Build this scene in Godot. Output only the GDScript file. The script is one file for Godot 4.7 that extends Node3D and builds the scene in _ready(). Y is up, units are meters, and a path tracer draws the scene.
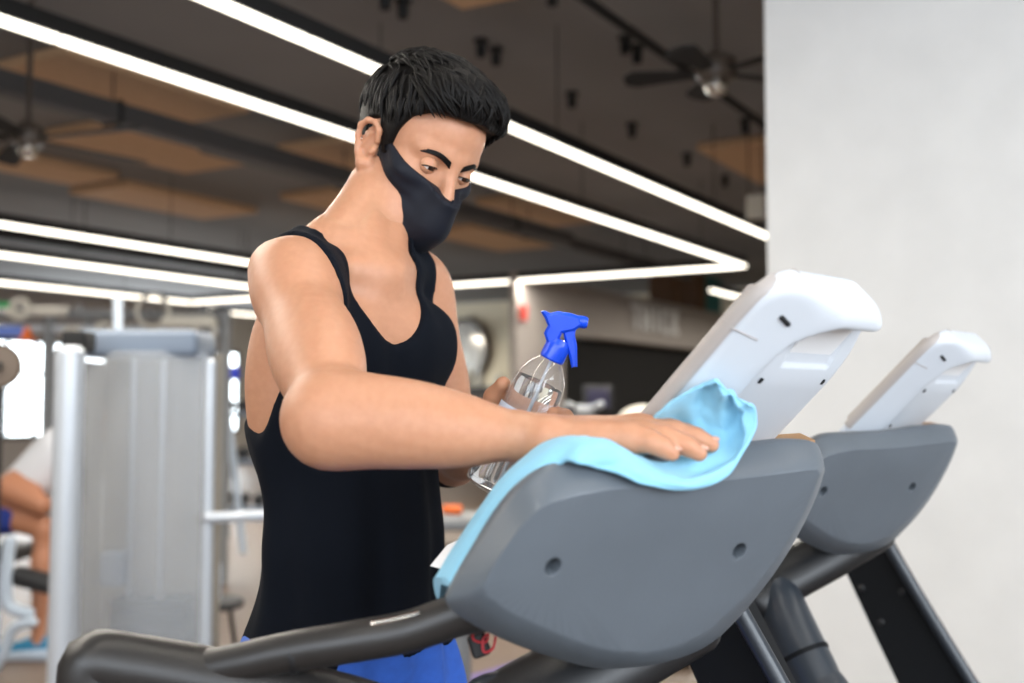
extends Node3D
# A gym: a man in a black tank top and face mask wipes a treadmill console; more of the gym lies behind him.

const FOCAL := 1100.0
const EYE := Vector3(0, 1.45, 0)
var pitch := atan(62.5 / FOCAL)
# the room's own axes: A runs along the light strips, B across them
var A := Vector3(sin(deg_to_rad(30.5)), 0, -cos(deg_to_rad(30.5)))
var B := Vector3(-cos(deg_to_rad(30.5)), 0, -sin(deg_to_rad(30.5)))
var room := Basis()
var mats := {}
var taken := {}


func _ready() -> void:
	room = Basis(-B, Vector3.UP, -A)       # local x = away from B, y up, local z = towards the camera along A
	setup_camera()
	setup_light()
	make_materials()
	build_room()
	build_ceiling_fittings()
	build_treadmills()
	build_man()
	build_towel()
	build_bottle()
	build_weight_machine()
	build_background_left()
	build_background_middle()


func setup_camera() -> void:
	var cam := Camera3D.new()
	cam.name = "camera"
	cam.fov = rad_to_deg(2.0 * atan(341.5 / FOCAL))
	cam.position = EYE
	cam.rotation = Vector3(pitch, 0, 0)
	cam.near = 0.05
	cam.far = 200.0
	var at := CameraAttributesPhysical.new()
	at.frustum_focal_length = 38.0
	at.frustum_focus_distance = 1.36
	at.exposure_aperture = 2.8
	cam.attributes = at
	add_child(cam)
	cam.fov = rad_to_deg(2.0 * atan(341.5 / FOCAL))
	cam.current = true


func setup_light() -> void:
	var e := Environment.new()
	e.background_mode = Environment.BG_COLOR
	e.background_color = Color(0.80, 0.88, 1.0)
	e.tonemap_mode = Environment.TONE_MAPPER_LINEAR
	e.tonemap_exposure = EXPOSURE
	e.sdfgi_enabled = true
	e.ssao_enabled = true
	e.ssil_enabled = true
	var w := WorldEnvironment.new()
	w.name = "environment"
	w.environment = e
	add_child(w)


const EXPOSURE := 1.34
const WINDOW_ENERGY := 6.5
const SIDE_WINDOW_ENERGY := 13.0
const STRIP_GLOW := 3.2
const STRIP_ENERGY := 1.2          # per metre of strip


# ---------------------------------------------------------------- where things are

func ray(px: float, py: float) -> Vector3:
	var y := -(py - 341.5) / FOCAL
	var c := cos(pitch)
	var s := sin(pitch)
	return Vector3((px - 512.0) / FOCAL, y * c + s, y * s - c)


func P(px: float, py: float, d: float) -> Vector3:      # the point seen at a pixel, d metres in front of the camera
	var r := ray(px, py)
	return EYE + r * (d / -r.z)


func on_y(px: float, py: float, y: float) -> Vector3:   # ... on a level y
	var r := ray(px, py)
	return EYE + r * ((y - EYE.y) / r.y)


func on_b(px: float, py: float, b: float) -> Vector3:   # ... on an upright plane along A
	var r := ray(px, py)
	return EYE + r * (b / r.dot(B))


func on_a(px: float, py: float, a: float) -> Vector3:
	var r := ray(px, py)
	return EYE + r * (a / r.dot(A))


func ab(a: float, y: float, b: float) -> Vector3:
	return A * a + B * b + Vector3(0, y, 0)


# ---------------------------------------------------------------- nodes

func numbered(n: String) -> String:
	if not taken.has(n):
		taken[n] = 0
		return n
	taken[n] += 1
	return "%s_%03d" % [n, taken[n]]


func tag(o: Node3D, label: String, category: String, group := "", kind := "") -> Node3D:
	if label: o.set_meta("label", label)
	if category: o.set_meta("category", category)
	if group: o.set_meta("group", group)
	if kind: o.set_meta("kind", kind)
	return o


func thing(n: String, label: String, category: String, xf := Transform3D(), group := "") -> Node3D:
	var o := Node3D.new()
	o.name = numbered(n)
	add_child(o)
	o.transform = xf
	return tag(o, label, category, group)


func part(parent: Node3D, n: String, m: Mesh, mat: Material, xf := Transform3D()) -> MeshInstance3D:
	var o := MeshInstance3D.new()
	o.name = n
	o.mesh = m
	o.material_override = mat
	o.transform = xf
	parent.add_child(o, true)
	return o


func single(n: String, m: Mesh, mat: Material, xf: Transform3D, label: String, category: String, group := "") -> MeshInstance3D:
	var o := MeshInstance3D.new()
	o.name = numbered(n)
	o.mesh = m
	o.material_override = mat
	o.transform = xf
	add_child(o)
	tag(o, label, category, group)
	return o


func structure(n: String, m: Mesh, mat: Material, xf := Transform3D(), label := "") -> MeshInstance3D:
	var o := MeshInstance3D.new()
	o.name = n
	o.mesh = m
	o.material_override = mat
	o.transform = xf
	add_child(o)
	o.set_meta("kind", "structure")
	if label: o.set_meta("label", label)
	return o


func at(p: Vector3, b := Basis()) -> Transform3D:
	return Transform3D(b, p)


# ---------------------------------------------------------------- shapes

class Geo:
	# a soup of triangles, counter-clockwise seen from outside; build() shares normals across soft edges
	var p := PackedVector3Array()
	var t := PackedVector2Array()

	func tri(a: Vector3, b: Vector3, c: Vector3) -> void:
		p.append(a); p.append(c); p.append(b)

	func quad(a: Vector3, b: Vector3, c: Vector3, d: Vector3) -> void:
		tri(a, b, c)
		tri(a, c, d)

	func add(o: Geo, x: Transform3D) -> Geo:
		for q in o.p:
			p.append(x * q)
		return self

	func fan(loop: PackedVector3Array, flip := false) -> void:
		var c := Vector3()
		for q in loop: c += q
		c /= loop.size()
		for i in loop.size():
			var j := (i + 1) % loop.size()
			if flip: tri(c, loop[j], loop[i])
			else: tri(c, loop[i], loop[j])

	func loft(rings: Array, closed := true, cap0 := true, cap1 := true) -> Geo:
		for k in rings.size() - 1:
			var a: PackedVector3Array = rings[k]
			var b: PackedVector3Array = rings[k + 1]
			var n := a.size()
			for i in (n if closed else n - 1):
				var j := (i + 1) % n
				quad(a[i], a[j], b[j], b[i])
		if closed and cap0: fan(rings[0], true)
		if closed and cap1: fan(rings[-1], false)
		return self

	func build(crease := 40.0) -> ArrayMesh:
		var n := p.size() / 3
		var fn := PackedVector3Array()
		fn.resize(n)
		var near := {}
		for i in n:
			var c := (p[i * 3 + 2] - p[i * 3]).cross(p[i * 3 + 1] - p[i * 3])
			fn[i] = c
			for k in 3:
				var key := Vector3i((p[i * 3 + k] * 20000.0).round())
				if near.has(key): near[key].append(i)
				else: near[key] = PackedInt32Array([i])
		var lim := cos(deg_to_rad(crease))
		var nn := PackedVector3Array()
		nn.resize(n * 3)
		for i in n:
			var own := fn[i].normalized()
			for k in 3:
				var s := Vector3()
				for j in near[Vector3i((p[i * 3 + k] * 20000.0).round())]:
					if fn[j].normalized().dot(own) > lim: s += fn[j]
				nn[i * 3 + k] = s.normalized() if s.length() > 1e-14 else own
		var arr := []
		arr.resize(Mesh.ARRAY_MAX)
		arr[Mesh.ARRAY_VERTEX] = p
		arr[Mesh.ARRAY_NORMAL] = nn
		var m := ArrayMesh.new()
		m.add_surface_from_arrays(Mesh.PRIMITIVE_TRIANGLES, arr)
		return m


func rbox(s: Vector3, r := 0.01, o := Vector3()) -> Geo:      # box with rounded edges, centred on o
	var g := Geo.new()
	var h := s * 0.5
	r = minf(r, minf(h.x, minf(h.y, h.z)) * 0.98)
	for ax in 3:
		var u := (ax + 1) % 3
		var w := (ax + 2) % 3
		for sg in [-1.0, 1.0]:
			var us := [-h[u], -h[u] + r * 0.45, -h[u] + r, h[u] - r, h[u] - r * 0.45, h[u]]
			var ws := [-h[w], -h[w] + r * 0.45, -h[w] + r, h[w] - r, h[w] - r * 0.45, h[w]]
			var pts := []
			for i in 6:
				for j in 6:
					var q := Vector3()
					q[ax] = sg * h[ax]
					q[u] = us[i]
					q[w] = ws[j]
					var inner := Vector3(clampf(q.x, -h.x + r, h.x - r), clampf(q.y, -h.y + r, h.y - r), clampf(q.z, -h.z + r, h.z - r))
					pts.append(inner + (q - inner).normalized() * r + o)
			for i in 5:
				for j in 5:
					var a: Vector3 = pts[i * 6 + j]
					var b: Vector3 = pts[(i + 1) * 6 + j]
					var c: Vector3 = pts[(i + 1) * 6 + j + 1]
					var d: Vector3 = pts[i * 6 + j + 1]
					if sg > 0: g.quad(a, b, c, d)
					else: g.quad(a, d, c, b)
	return g


func cbox(s: Vector3, c := 0.004, o := Vector3()) -> Geo:      # a cheap box with chamfered edges (44 triangles)
	var g := Geo.new()
	var h := s * 0.5
	c = minf(c, minf(h.x, minf(h.y, h.z)) * 0.9)
	var f := {}
	for ax in 3:
		var u := (ax + 1) % 3
		var w := (ax + 2) % 3
		for sg in [-1, 1]:
			for su in [-1, 1]:
				for sw in [-1, 1]:
					var q := Vector3()
					q[ax] = sg * h[ax]
					q[u] = su * (h[u] - c)
					q[w] = sw * (h[w] - c)
					var corner := Vector3i()
					corner[ax] = sg; corner[u] = su; corner[w] = sw
					f[[ax, corner]] = q + o
	for ax in 3:
		var u := (ax + 1) % 3
		var w := (ax + 2) % 3
		for sg in [-1, 1]:
			var l := []
			for s2 in [[-1, -1], [1, -1], [1, 1], [-1, 1]]:
				var k := Vector3i()
				k[ax] = sg; k[u] = s2[0]; k[w] = s2[1]
				l.append(f[[ax, k]])
			if sg > 0: g.quad(l[0], l[1], l[2], l[3])
			else: g.quad(l[3], l[2], l[1], l[0])
	for ax in 3:                                             # edges along ax
		var u := (ax + 1) % 3
		var w := (ax + 2) % 3
		for su in [-1, 1]:
			for sw in [-1, 1]:
				var k0 := Vector3i(); k0[ax] = -1; k0[u] = su; k0[w] = sw
				var k1 := Vector3i(); k1[ax] = 1; k1[u] = su; k1[w] = sw
				outward(g, [f[[u, k0]], f[[w, k0]], f[[w, k1]], f[[u, k1]]], o)
	for sx in [-1, 1]:
		for sy in [-1, 1]:
			for sz in [-1, 1]:
				var k := Vector3i(sx, sy, sz)
				outward(g, [f[[0, k]], f[[1, k]], f[[2, k]]], o)
	return g


func outward(g: Geo, l: Array, from: Vector3) -> void:
	var n: Vector3 = (l[1] - l[0]).cross(l[2] - l[0])
	if n.dot(l[0] - from) < 0: l.reverse()
	g.tri(l[0], l[1], l[2])
	if l.size() == 4: g.tri(l[0], l[2], l[3])


func ring(c: Vector3, u: Vector3, w: Vector3, n: int) -> PackedVector3Array:
	var r := PackedVector3Array()
	for i in n:
		var a := TAU * i / n
		r.append(c + u * cos(a) + w * sin(a))
	return r


func tube(path: PackedVector3Array, radius: Variant, n := 12, flat := 1.0, side := Vector3.ZERO, caps := true) -> Geo:
	# swept round bar; radius a number or one per point; flat < 1 squashes it across `side`
	var g := Geo.new()
	var rings := []
	var ref := side
	for i in path.size():
		var d := (path[mini(i + 1, path.size() - 1)] - path[maxi(i - 1, 0)]).normalized()
		if ref == Vector3.ZERO:
			ref = d.cross(Vector3.UP if absf(d.y) < 0.9 else Vector3.RIGHT).normalized()
		var u := (ref - d * ref.dot(d)).normalized()
		ref = u
		var w := d.cross(u)
		var r: float = radius if radius is float else radius[i]
		rings.append(ring(path[i], u * r * flat, w * r, n))
	if caps:                                                   # rounded ends
		for e in 2:
			var i := 0 if e == 0 else path.size() - 1
			var o := 1 if e == 0 else path.size() - 2
			var d := (path[i] - path[o]).normalized()
			var base: PackedVector3Array = rings[0] if e == 0 else rings[-1]
			var r: float = (path[i] - base[0]).length()
			for s in [[0.35, 0.92], [0.7, 0.62]]:
				var q := PackedVector3Array()
				for v in base:
					q.append(path[i] + (v - path[i]) * s[1] + d * r * s[0] * 0.8)
				if e == 0: rings.push_front(q)
				else: rings.push_back(q)
	return g.loft(rings)


func smooth_path(pts: Array, steps := 6) -> PackedVector3Array:
	var r := PackedVector3Array()
	for i in pts.size() - 1:
		for s in steps:
			var a: Vector3 = pts[maxi(i - 1, 0)]
			var d: Vector3 = pts[mini(i + 2, pts.size() - 1)]
			r.append(pts[i].cubic_interpolate(pts[i + 1], a, d, float(s) / steps))
	r.append(pts[-1])
	return r


func lathe(prof: Array, n := 24, caps := true) -> Geo:         # profile of [radius, height], bottom to top
	var rings := []
	for q in prof:
		rings.append(ring(Vector3(0, q[1], 0), Vector3(q[0], 0, 0), Vector3(0, 0, -q[0]), n))
	return Geo.new().loft(rings, true, caps, caps)


func prism(outline: Array, depth: float, bevel := 0.0) -> Geo:  # outline in xy (counter-clockwise), extruded along z from 0 to depth
	var c := Vector2()
	for q in outline: c += q
	c /= outline.size()
	var rings := []
	for l in ([[0.0, bevel], [bevel, 0.0], [depth - bevel, 0.0], [depth, bevel]] if bevel > 0 else [[0.0, 0.0], [depth, 0.0]]):
		var r := PackedVector3Array()
		for i in outline.size():
			var q: Vector2 = outline[i]
			if l[1] > 0:
				var t: Vector2 = (outline[(i + 1) % outline.size()] - outline[i - 1]).normalized()
				q -= Vector2(t.y, -t.x) * l[1]
			r.append(Vector3(q.x, q.y, l[0]))
		rings.append(r)
	var g := Geo.new()
	g.loft(rings, true, false, false)
	var flat := PackedVector2Array()
	for v in outline: flat.append(v * 1000.0)
	var ids := Geometry2D.triangulate_polygon(flat)
	for k in ids.size() / 3:
		var i0 := ids[k * 3]; var i1 := ids[k * 3 + 1]; var i2 := ids[k * 3 + 2]
		if (flat[i1] - flat[i0]).cross(flat[i2] - flat[i0]) < 0:
			var s := i1; i1 = i2; i2 = s
		g.tri(rings[-1][i0], rings[-1][i1], rings[-1][i2])
		g.tri(rings[0][i0], rings[0][i2], rings[0][i1])
	return g


func aim(y: Vector3, z_hint := Vector3.BACK) -> Basis:          # a basis whose y axis points along y
	y = y.normalized()
	var x := y.cross(z_hint)
	if x.length() < 1e-4: x = y.cross(Vector3.RIGHT)
	x = x.normalized()
	return Basis(x, y, x.cross(y))


func axes(x: Vector3, y: Vector3, z: Vector3) -> Basis:
	return Basis(x, y, z)


func sphere(r: Vector3, c := Vector3(), n := 16, basis := Basis()) -> Geo:
	var rings := []
	for i in range(0, n / 2 + 1):
		var a := -PI / 2 + PI * i / (n / 2.0)
		var q := PackedVector3Array()
		var rr := maxf(cos(a), 0.001)
		for j in n:
			var b := TAU * j / n
			q.append(c + basis * Vector3(r.x * rr * cos(b), r.y * sin(a), -r.z * rr * sin(b)))
		rings.append(q)
	return Geo.new().loft(rings)


# ---------------------------------------------------------------- smooth solids: fields of tapered capsules and ellipsoids, meshed as surface nets

class Field:
	var ty := PackedInt32Array()          # 0 capsule, 1 ellipsoid; +2 carves
	var a := PackedVector3Array()
	var ba := PackedVector3Array()
	var il := PackedFloat32Array()
	var ra := PackedFloat32Array()
	var rb := PackedFloat32Array()
	var kk := PackedFloat32Array()
	var inv: Array[Basis] = []
	var ir := PackedVector3Array()
	var lo := Vector3(1e9, 1e9, 1e9)
	var hi := Vector3(-1e9, -1e9, -1e9)

	func grow(c: Vector3, r: float) -> void:
		lo = lo.min(c - Vector3(r, r, r))
		hi = hi.max(c + Vector3(r, r, r))

	func cap(p: Vector3, q: Vector3, r0: float, r1: float, k := 0.03, carve := false) -> void:
		ty.append(2 if carve else 0)
		a.append(p); ba.append(q - p); il.append(1.0 / maxf((q - p).length_squared(), 1e-9)); ra.append(r0); rb.append(r1); kk.append(k)
		inv.append(Basis()); ir.append(Vector3.ONE)
		if not carve:
			grow(p, r0 + 0.02); grow(q, r1 + 0.02)

	func ell(c: Vector3, b: Basis, r: Vector3, k := 0.03, carve := false) -> void:
		ty.append(3 if carve else 1)
		a.append(c); ba.append(Vector3()); il.append(0.0); ra.append(maxf(r.x, maxf(r.y, r.z))); rb.append(minf(r.x, minf(r.y, r.z))); kk.append(k)
		inv.append(Basis.from_scale(Vector3(1 / r.x, 1 / r.y, 1 / r.z)) * b.transposed())
		ir.append(Vector3(1 / r.x, 1 / r.y, 1 / r.z))
		if not carve: grow(c, ra[-1] + 0.02)

	func one(i: int, p: Vector3) -> float:
		if ty[i] & 1 == 0:
			var pa := p - a[i]
			var h := clampf(pa.dot(ba[i]) * il[i], 0.0, 1.0)
			return (pa - ba[i] * h).length() - (ra[i] + (rb[i] - ra[i]) * h)
		var q := inv[i] * (p - a[i])
		var k0 := q.length()
		var k1 := (q * ir[i]).length()
		return k0 * (k0 - 1.0) / k1 if k1 > 1e-6 else -rb[i]

	func solid(p: Vector3, list: PackedInt32Array) -> float:
		var d := 1.0
		for i in list:
			var e := one(i, p)
			var k := kk[i]
			if ty[i] < 2:
				var h := maxf(k - absf(d - e), 0.0)
				d = minf(d, e) - (h * h / (4.0 * k))
			else:
				var h := maxf(k - absf(d + e), 0.0)
				d = maxf(d, -e) + (h * h / (4.0 * k))
		return d

	func all() -> PackedInt32Array:
		return PackedInt32Array(range(ty.size()))

	func value(p: Vector3, list: PackedInt32Array) -> float:
		return post(p, solid(p, list))

	func post(_p: Vector3, d: float) -> float:      # what a garment or a panel makes of the distance to the solids
		return d

	const N := 8

	func sample(n: int, blocks: Array, h: float, out: Array) -> void:
		var o: Vector3 = blocks[n]
		var c := o + Vector3.ONE * (h * N * 0.5)
		var reach := h * N * 0.87
		var list := PackedInt32Array()
		for i in ty.size():
			if one(i, c) < reach * 1.3 + kk[i] + 0.03: list.append(i)
		var v0 := value(c, list)
		if absf(v0) > reach * 2.1 + 0.004:
			return
		if absf(v0) > reach * 0.75:                     # far from the middle: look at the corners before filling the block
			var same := true
			for k in 8:
				if (value(o + Vector3(k & 1, (k >> 1) & 1, k >> 2) * (h * N), list) < 0) != (v0 < 0):
					same = false
					break
			if same and absf(v0) > reach * 1.15: return
		var s := PackedFloat32Array()
		s.resize((N + 1) * (N + 1) * (N + 1))
		var at := 0
		for z in N + 1:
			for y in N + 1:
				for x in N + 1:
					s[at] = value(o + Vector3(x, y, z) * h, list)
					at += 1
		out[n] = s

	func net(h: float) -> Array:      # [vertices, indices]
		var blocks := []
		var places := []
		var size := h * N
		var dims := Vector3i(((hi - lo) / size).ceil())
		for z in dims.z:
			for y in dims.y:
				for x in dims.x:
					blocks.append(lo + Vector3(x, y, z) * size)
					places.append(Vector3i(x, y, z) * N)
		var out := []
		out.resize(blocks.size())
		var job := WorkerThreadPool.add_group_task(sample.bind(blocks, h, out), blocks.size())
		WorkerThreadPool.wait_for_group_task_completion(job)
		var verts := PackedVector3Array()
		var idx := PackedInt32Array()
		var cell := {}
		const M := N + 1
		var step := [1, M, M * M]
		for n in blocks.size():
			if out[n] == null: continue
			var s: PackedFloat32Array = out[n]
			var o: Vector3 = blocks[n]
			var pl: Vector3i = places[n]
			for z in N:
				for y in N:
					for x in N:
						var i0 := x + y * M + z * M * M
						var c0 := s[i0]; var c1 := s[i0 + 1]; var c2 := s[i0 + M]; var c3 := s[i0 + M + 1]
						var c4 := s[i0 + M * M]; var c5 := s[i0 + M * M + 1]; var c6 := s[i0 + M * M + M]; var c7 := s[i0 + M * M + M + 1]
						var m := int(c0 < 0) + int(c1 < 0) + int(c2 < 0) + int(c3 < 0) + int(c4 < 0) + int(c5 < 0) + int(c6 < 0) + int(c7 < 0)
						if m == 0 or m == 8: continue
						var sum := Vector3()
						var cnt := 0
						if (c0 < 0) != (c1 < 0): sum += Vector3(c0 / (c0 - c1), 0, 0); cnt += 1
						if (c2 < 0) != (c3 < 0): sum += Vector3(c2 / (c2 - c3), 1, 0); cnt += 1
						if (c4 < 0) != (c5 < 0): sum += Vector3(c4 / (c4 - c5), 0, 1); cnt += 1
						if (c6 < 0) != (c7 < 0): sum += Vector3(c6 / (c6 - c7), 1, 1); cnt += 1
						if (c0 < 0) != (c2 < 0): sum += Vector3(0, c0 / (c0 - c2), 0); cnt += 1
						if (c1 < 0) != (c3 < 0): sum += Vector3(1, c1 / (c1 - c3), 0); cnt += 1
						if (c4 < 0) != (c6 < 0): sum += Vector3(0, c4 / (c4 - c6), 1); cnt += 1
						if (c5 < 0) != (c7 < 0): sum += Vector3(1, c5 / (c5 - c7), 1); cnt += 1
						if (c0 < 0) != (c4 < 0): sum += Vector3(0, 0, c0 / (c0 - c4)); cnt += 1
						if (c1 < 0) != (c5 < 0): sum += Vector3(1, 0, c1 / (c1 - c5)); cnt += 1
						if (c2 < 0) != (c6 < 0): sum += Vector3(0, 1, c2 / (c2 - c6)); cnt += 1
						if (c3 < 0) != (c7 < 0): sum += Vector3(1, 1, c3 / (c3 - c7)); cnt += 1
						cell[(pl.x + x) + (pl.y + y) * 4096 + (pl.z + z) * 16777216] = verts.size()
						verts.append(o + (Vector3(x, y, z) + sum / cnt) * h)
		for n in blocks.size():
			if out[n] == null: continue
			var s: PackedFloat32Array = out[n]
			var pl: Vector3i = places[n]
			for z in N:
				for y in N:
					for x in N:
						var i0 := x + y * M + z * M * M
						var inside := s[i0] < 0
						var key := (pl.x + x) + (pl.y + y) * 4096 + (pl.z + z) * 16777216
						for ax in 3:
							if (s[i0 + step[ax]] < 0) == inside: continue
							var d1 := 4096 if ax == 0 else (16777216 if ax == 1 else 1)
							var d2 := 16777216 if ax == 0 else (1 if ax == 1 else 4096)
							var v0: int = cell.get(key - d1 - d2, -1)
							var v1: int = cell.get(key - d2, -1)
							var v2: int = cell.get(key, -1)
							var v3: int = cell.get(key - d1, -1)
							if v0 < 0 or v1 < 0 or v2 < 0 or v3 < 0: continue
							if inside: idx.append_array([v0, v2, v1, v0, v3, v2])
							else: idx.append_array([v0, v1, v2, v0, v2, v3])
		return [verts, idx]


class Net:
	# joins several nets into one smooth mesh
	var v := PackedVector3Array()
	var idx := PackedInt32Array()

	func add(n: Array) -> void:
		var b := v.size()
		v.append_array(n[0])
		for i in n[1]: idx.append(b + i)

	func add_geo(g: Geo) -> void:
		var b := v.size()
		var seen := {}
		for q in g.p:
			var key := Vector3i((q * 20000.0).round())
			if not seen.has(key):
				seen[key] = v.size()
				v.append(q)
			idx.append(seen[key])

	func build() -> ArrayMesh:
		var nn := PackedVector3Array()
		nn.resize(v.size())
		for i in idx.size() / 3:
			var i0 := idx[i * 3]; var i1 := idx[i * 3 + 1]; var i2 := idx[i * 3 + 2]
			var c := (v[i2] - v[i0]).cross(v[i1] - v[i0])
			nn[i0] += c; nn[i1] += c; nn[i2] += c
		for i in nn.size(): nn[i] = nn[i].normalized()
		var arr := []
		arr.resize(Mesh.ARRAY_MAX)
		arr[Mesh.ARRAY_VERTEX] = v
		arr[Mesh.ARRAY_NORMAL] = nn
		arr[Mesh.ARRAY_INDEX] = idx
		var m := ArrayMesh.new()
		m.add_surface_from_arrays(Mesh.PRIMITIVE_TRIANGLES, arr)
		return m


class PanelSolid extends Field:
	var own: Node3D

	func post(p: Vector3, d: float) -> float:
		return own.screen_distance(p, d)


class VestSolid extends Field:
	var own: Node3D

	func post(p: Vector3, d: float) -> float:
		return own.tank_shape(p, d)


class TrunksSolid extends Field:
	var own: Node3D

	func post(p: Vector3, d: float) -> float:
		return own.shorts_shape(p, d)


class ScalpSolid extends Field:
	var own: Node3D

	func post(p: Vector3, d: float) -> float:
		return own.hair_shape(p, d)


class CoverSolid extends Field:
	var own: Node3D

	func post(p: Vector3, d: float) -> float:
		return own.mask_shape(p, d)



# ---------------------------------------------------------------- materials

func noise_tex(freq: float, c0: Color, c1: Color, size := 256, oct := 4, normal := false, strength := 4.0, type := FastNoiseLite.TYPE_SIMPLEX_SMOOTH, sd := 1) -> Texture2D:
	var n := FastNoiseLite.new()
	n.noise_type = type
	n.frequency = freq
	n.fractal_octaves = oct
	n.seed = sd
	var im := n.get_seamless_image(size, size, false, false, 0.1, true)
	if normal:
		im.convert(Image.FORMAT_RGBA8)
		im.bump_map_to_normal_map(strength)
		return ImageTexture.create_from_image(im)
	var out := Image.create(size, size, false, Image.FORMAT_RGB8)
	for y in size:
		for x in size:
			out.set_pixel(x, y, c0.lerp(c1, im.get_pixel(x, y).r))
	return ImageTexture.create_from_image(out)


func rgb(r: int, g: int, b: int) -> Color:
	return Color(r / 255.0, g / 255.0, b / 255.0)


func mat(n: String, c: Color, rough := 0.5, metal := 0.0) -> StandardMaterial3D:
	var m := StandardMaterial3D.new()
	m.resource_name = n
	m.albedo_color = c
	m.roughness = rough
	m.metallic = metal
	mats[n] = m
	return m


func textured(m: StandardMaterial3D, t: Texture2D, scale: float, world := false) -> StandardMaterial3D:
	m.albedo_texture = t
	m.uv1_triplanar = true
	m.uv1_world_triplanar = world
	m.uv1_scale = Vector3.ONE * scale
	return m


func bumped(m: StandardMaterial3D, t: Texture2D, cm: float) -> StandardMaterial3D:
	m.heightmap_enabled = true
	m.heightmap_texture = t
	m.heightmap_scale = cm
	m.uv1_triplanar = true
	return m


func make_materials() -> void:
	var grain := noise_tex(0.12, Color.BLACK, Color.WHITE, 256, 3)
	var fine := noise_tex(0.35, Color.BLACK, Color.WHITE, 256, 2, false, 1.0, FastNoiseLite.TYPE_SIMPLEX_SMOOTH, 5)
	var pale := Color(1, 1, 1)
	# skin
	var m := mat("skin", rgb(190, 141, 112), 0.46)
	textured(m, noise_tex(0.03, Color(0.94, 0.90, 0.87), Color(1.0, 0.985, 0.97), 256, 5), 9.0)
	bumped(m, fine, 0.02)
	m.subsurf_scatter_enabled = true
	m.subsurf_scatter_strength = 0.10
	m.metallic_specular = 0.42
	mat("eye_white", rgb(222, 214, 208), 0.2)
	mat("iris", rgb(48, 30, 22), 0.15)
	mat("nail", rgb(206, 156, 134), 0.4)
	m = mat("hair", rgb(18, 16, 15), 0.5)
	m.metallic_specular = 0.26
	bumped(m, grain, 0.05)
	m.uv1_scale = Vector3(14, 14, 14)
	m = mat("tank_cloth", rgb(14, 18, 26), 0.85)
	textured(m, noise_tex(0.3, Color(0.85, 0.85, 0.85), Color(1, 1, 1), 256, 2), 20.0)
	bumped(m, fine, 0.03)
	m.rim_enabled = true
	m.rim = 0.08
	m.rim_tint = 0.6
	m.metallic_specular = 0.22
	m = mat("tank_edge", rgb(24, 28, 36), 0.85)
	m = mat("mask_cloth", rgb(15, 18, 28), 0.66)
	m.metallic_specular = 0.35
	bumped(m, noise_tex(0.4, Color.BLACK, Color.WHITE, 256, 1, false, 1.0, FastNoiseLite.TYPE_CELLULAR), 0.02)
	m.uv1_scale = Vector3.ONE * 16.0
	m.rim_enabled = true
	m.rim = 0.12
	m.rim_tint = 0.5
	m = mat("shorts_cloth", rgb(38, 92, 190), 0.8)
	m.rim_enabled = true
	m.rim = 0.3
	textured(m, noise_tex(0.05, Color(0.88, 0.88, 0.9), Color(1, 1, 1), 128, 3), 8.0)
	# treadmill
	m = mat("shell_grey", rgb(92, 99, 106), 0.42)
	textured(m, noise_tex(0.015, Color(0.93, 0.93, 0.93), Color(1, 1, 1), 256, 5), 2.2)
	bumped(m, fine, 0.012)
	m = mat("white_plastic", rgb(200, 205, 211), 0.4)
	bumped(m, fine, 0.006)
	mat("warm_grey_plastic", rgb(165, 158, 154), 0.5)
	mat("label_white", rgb(236, 237, 238), 0.3)
	m = mat("black_plastic", rgb(22, 23, 25), 0.45)
	bumped(m, fine, 0.02)
	m.uv1_scale = Vector3.ONE * 5.0
	m = mat("grip_rubber", rgb(35, 33, 32), 0.38)
	bumped(m, fine, 0.02)
	m.uv1_scale = Vector3.ONE * 5.0
	mat("dark_hole", rgb(16, 17, 19), 0.6)
	mat("chrome", rgb(205, 200, 192), 0.22, 1.0)
	mat("tray_tan", rgb(158, 118, 74), 0.6)
	m = mat("column_grey", rgb(42, 48, 55), 0.33)
	bumped(m, fine, 0.012)
	m = mat("plate_black", rgb(15, 17, 20), 0.6)
	m.metallic_specular = 0.28
	mat("red_cord", rgb(150, 24, 34), 0.6)
	m = mat("belt", rgb(24, 24, 25), 0.9)
	bumped(m, grain, 0.05)
	# towel, bottle
	m = mat("towel_cloth", rgb(146, 202, 226), 0.95)
	textured(m, noise_tex(0.25, Color(0.88, 0.92, 0.94), Color(1, 1, 1), 256, 3), 14.0)
	bumped(m, noise_tex(0.45, Color.BLACK, Color.WHITE, 256, 2), 0.07)
	m.uv1_scale = Vector3.ONE * 14.0
	m.rim_enabled = true
	m.rim = 0.6
	m.rim_tint = 0.5
	m.backlight_enabled = true
	m.backlight = Color(0.12, 0.2, 0.24)
	mat("tissue", rgb(238, 238, 240), 0.9)
	m = mat("bottle_plastic", Color(1, 1, 1, 0.04), 0.04)
	m.transparency = BaseMaterial3D.TRANSPARENCY_ALPHA
	m = mat("water", Color(0.97, 0.985, 1.0, 0.02), 0.02)
	m.transparency = BaseMaterial3D.TRANSPARENCY_ALPHA
	m.refraction_enabled = true
	m.refraction_scale = 0.033
	m = mat("blue_plastic", rgb(14, 72, 214), 0.3)
	m = mat("label_paper", rgb(206, 212, 226), 0.6)
	# room
	m = mat("wall_paint", rgb(226, 224, 220), 0.9)
	textured(m, noise_tex(0.02, Color(0.965, 0.965, 0.965), Color(1, 1, 1), 256, 4), 0.6)
	bumped(m, fine, 0.01)
	m = mat("cream_paint", rgb(232, 221, 196), 0.9)
	m = mat("grey_paint", rgb(172, 165, 160), 0.85)
	m = mat("void_black", rgb(15, 15, 17), 0.9)  # darkness of the unlit opening, put into the colour
	m = mat("ceiling_paint", rgb(128, 127, 128), 0.9)
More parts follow.
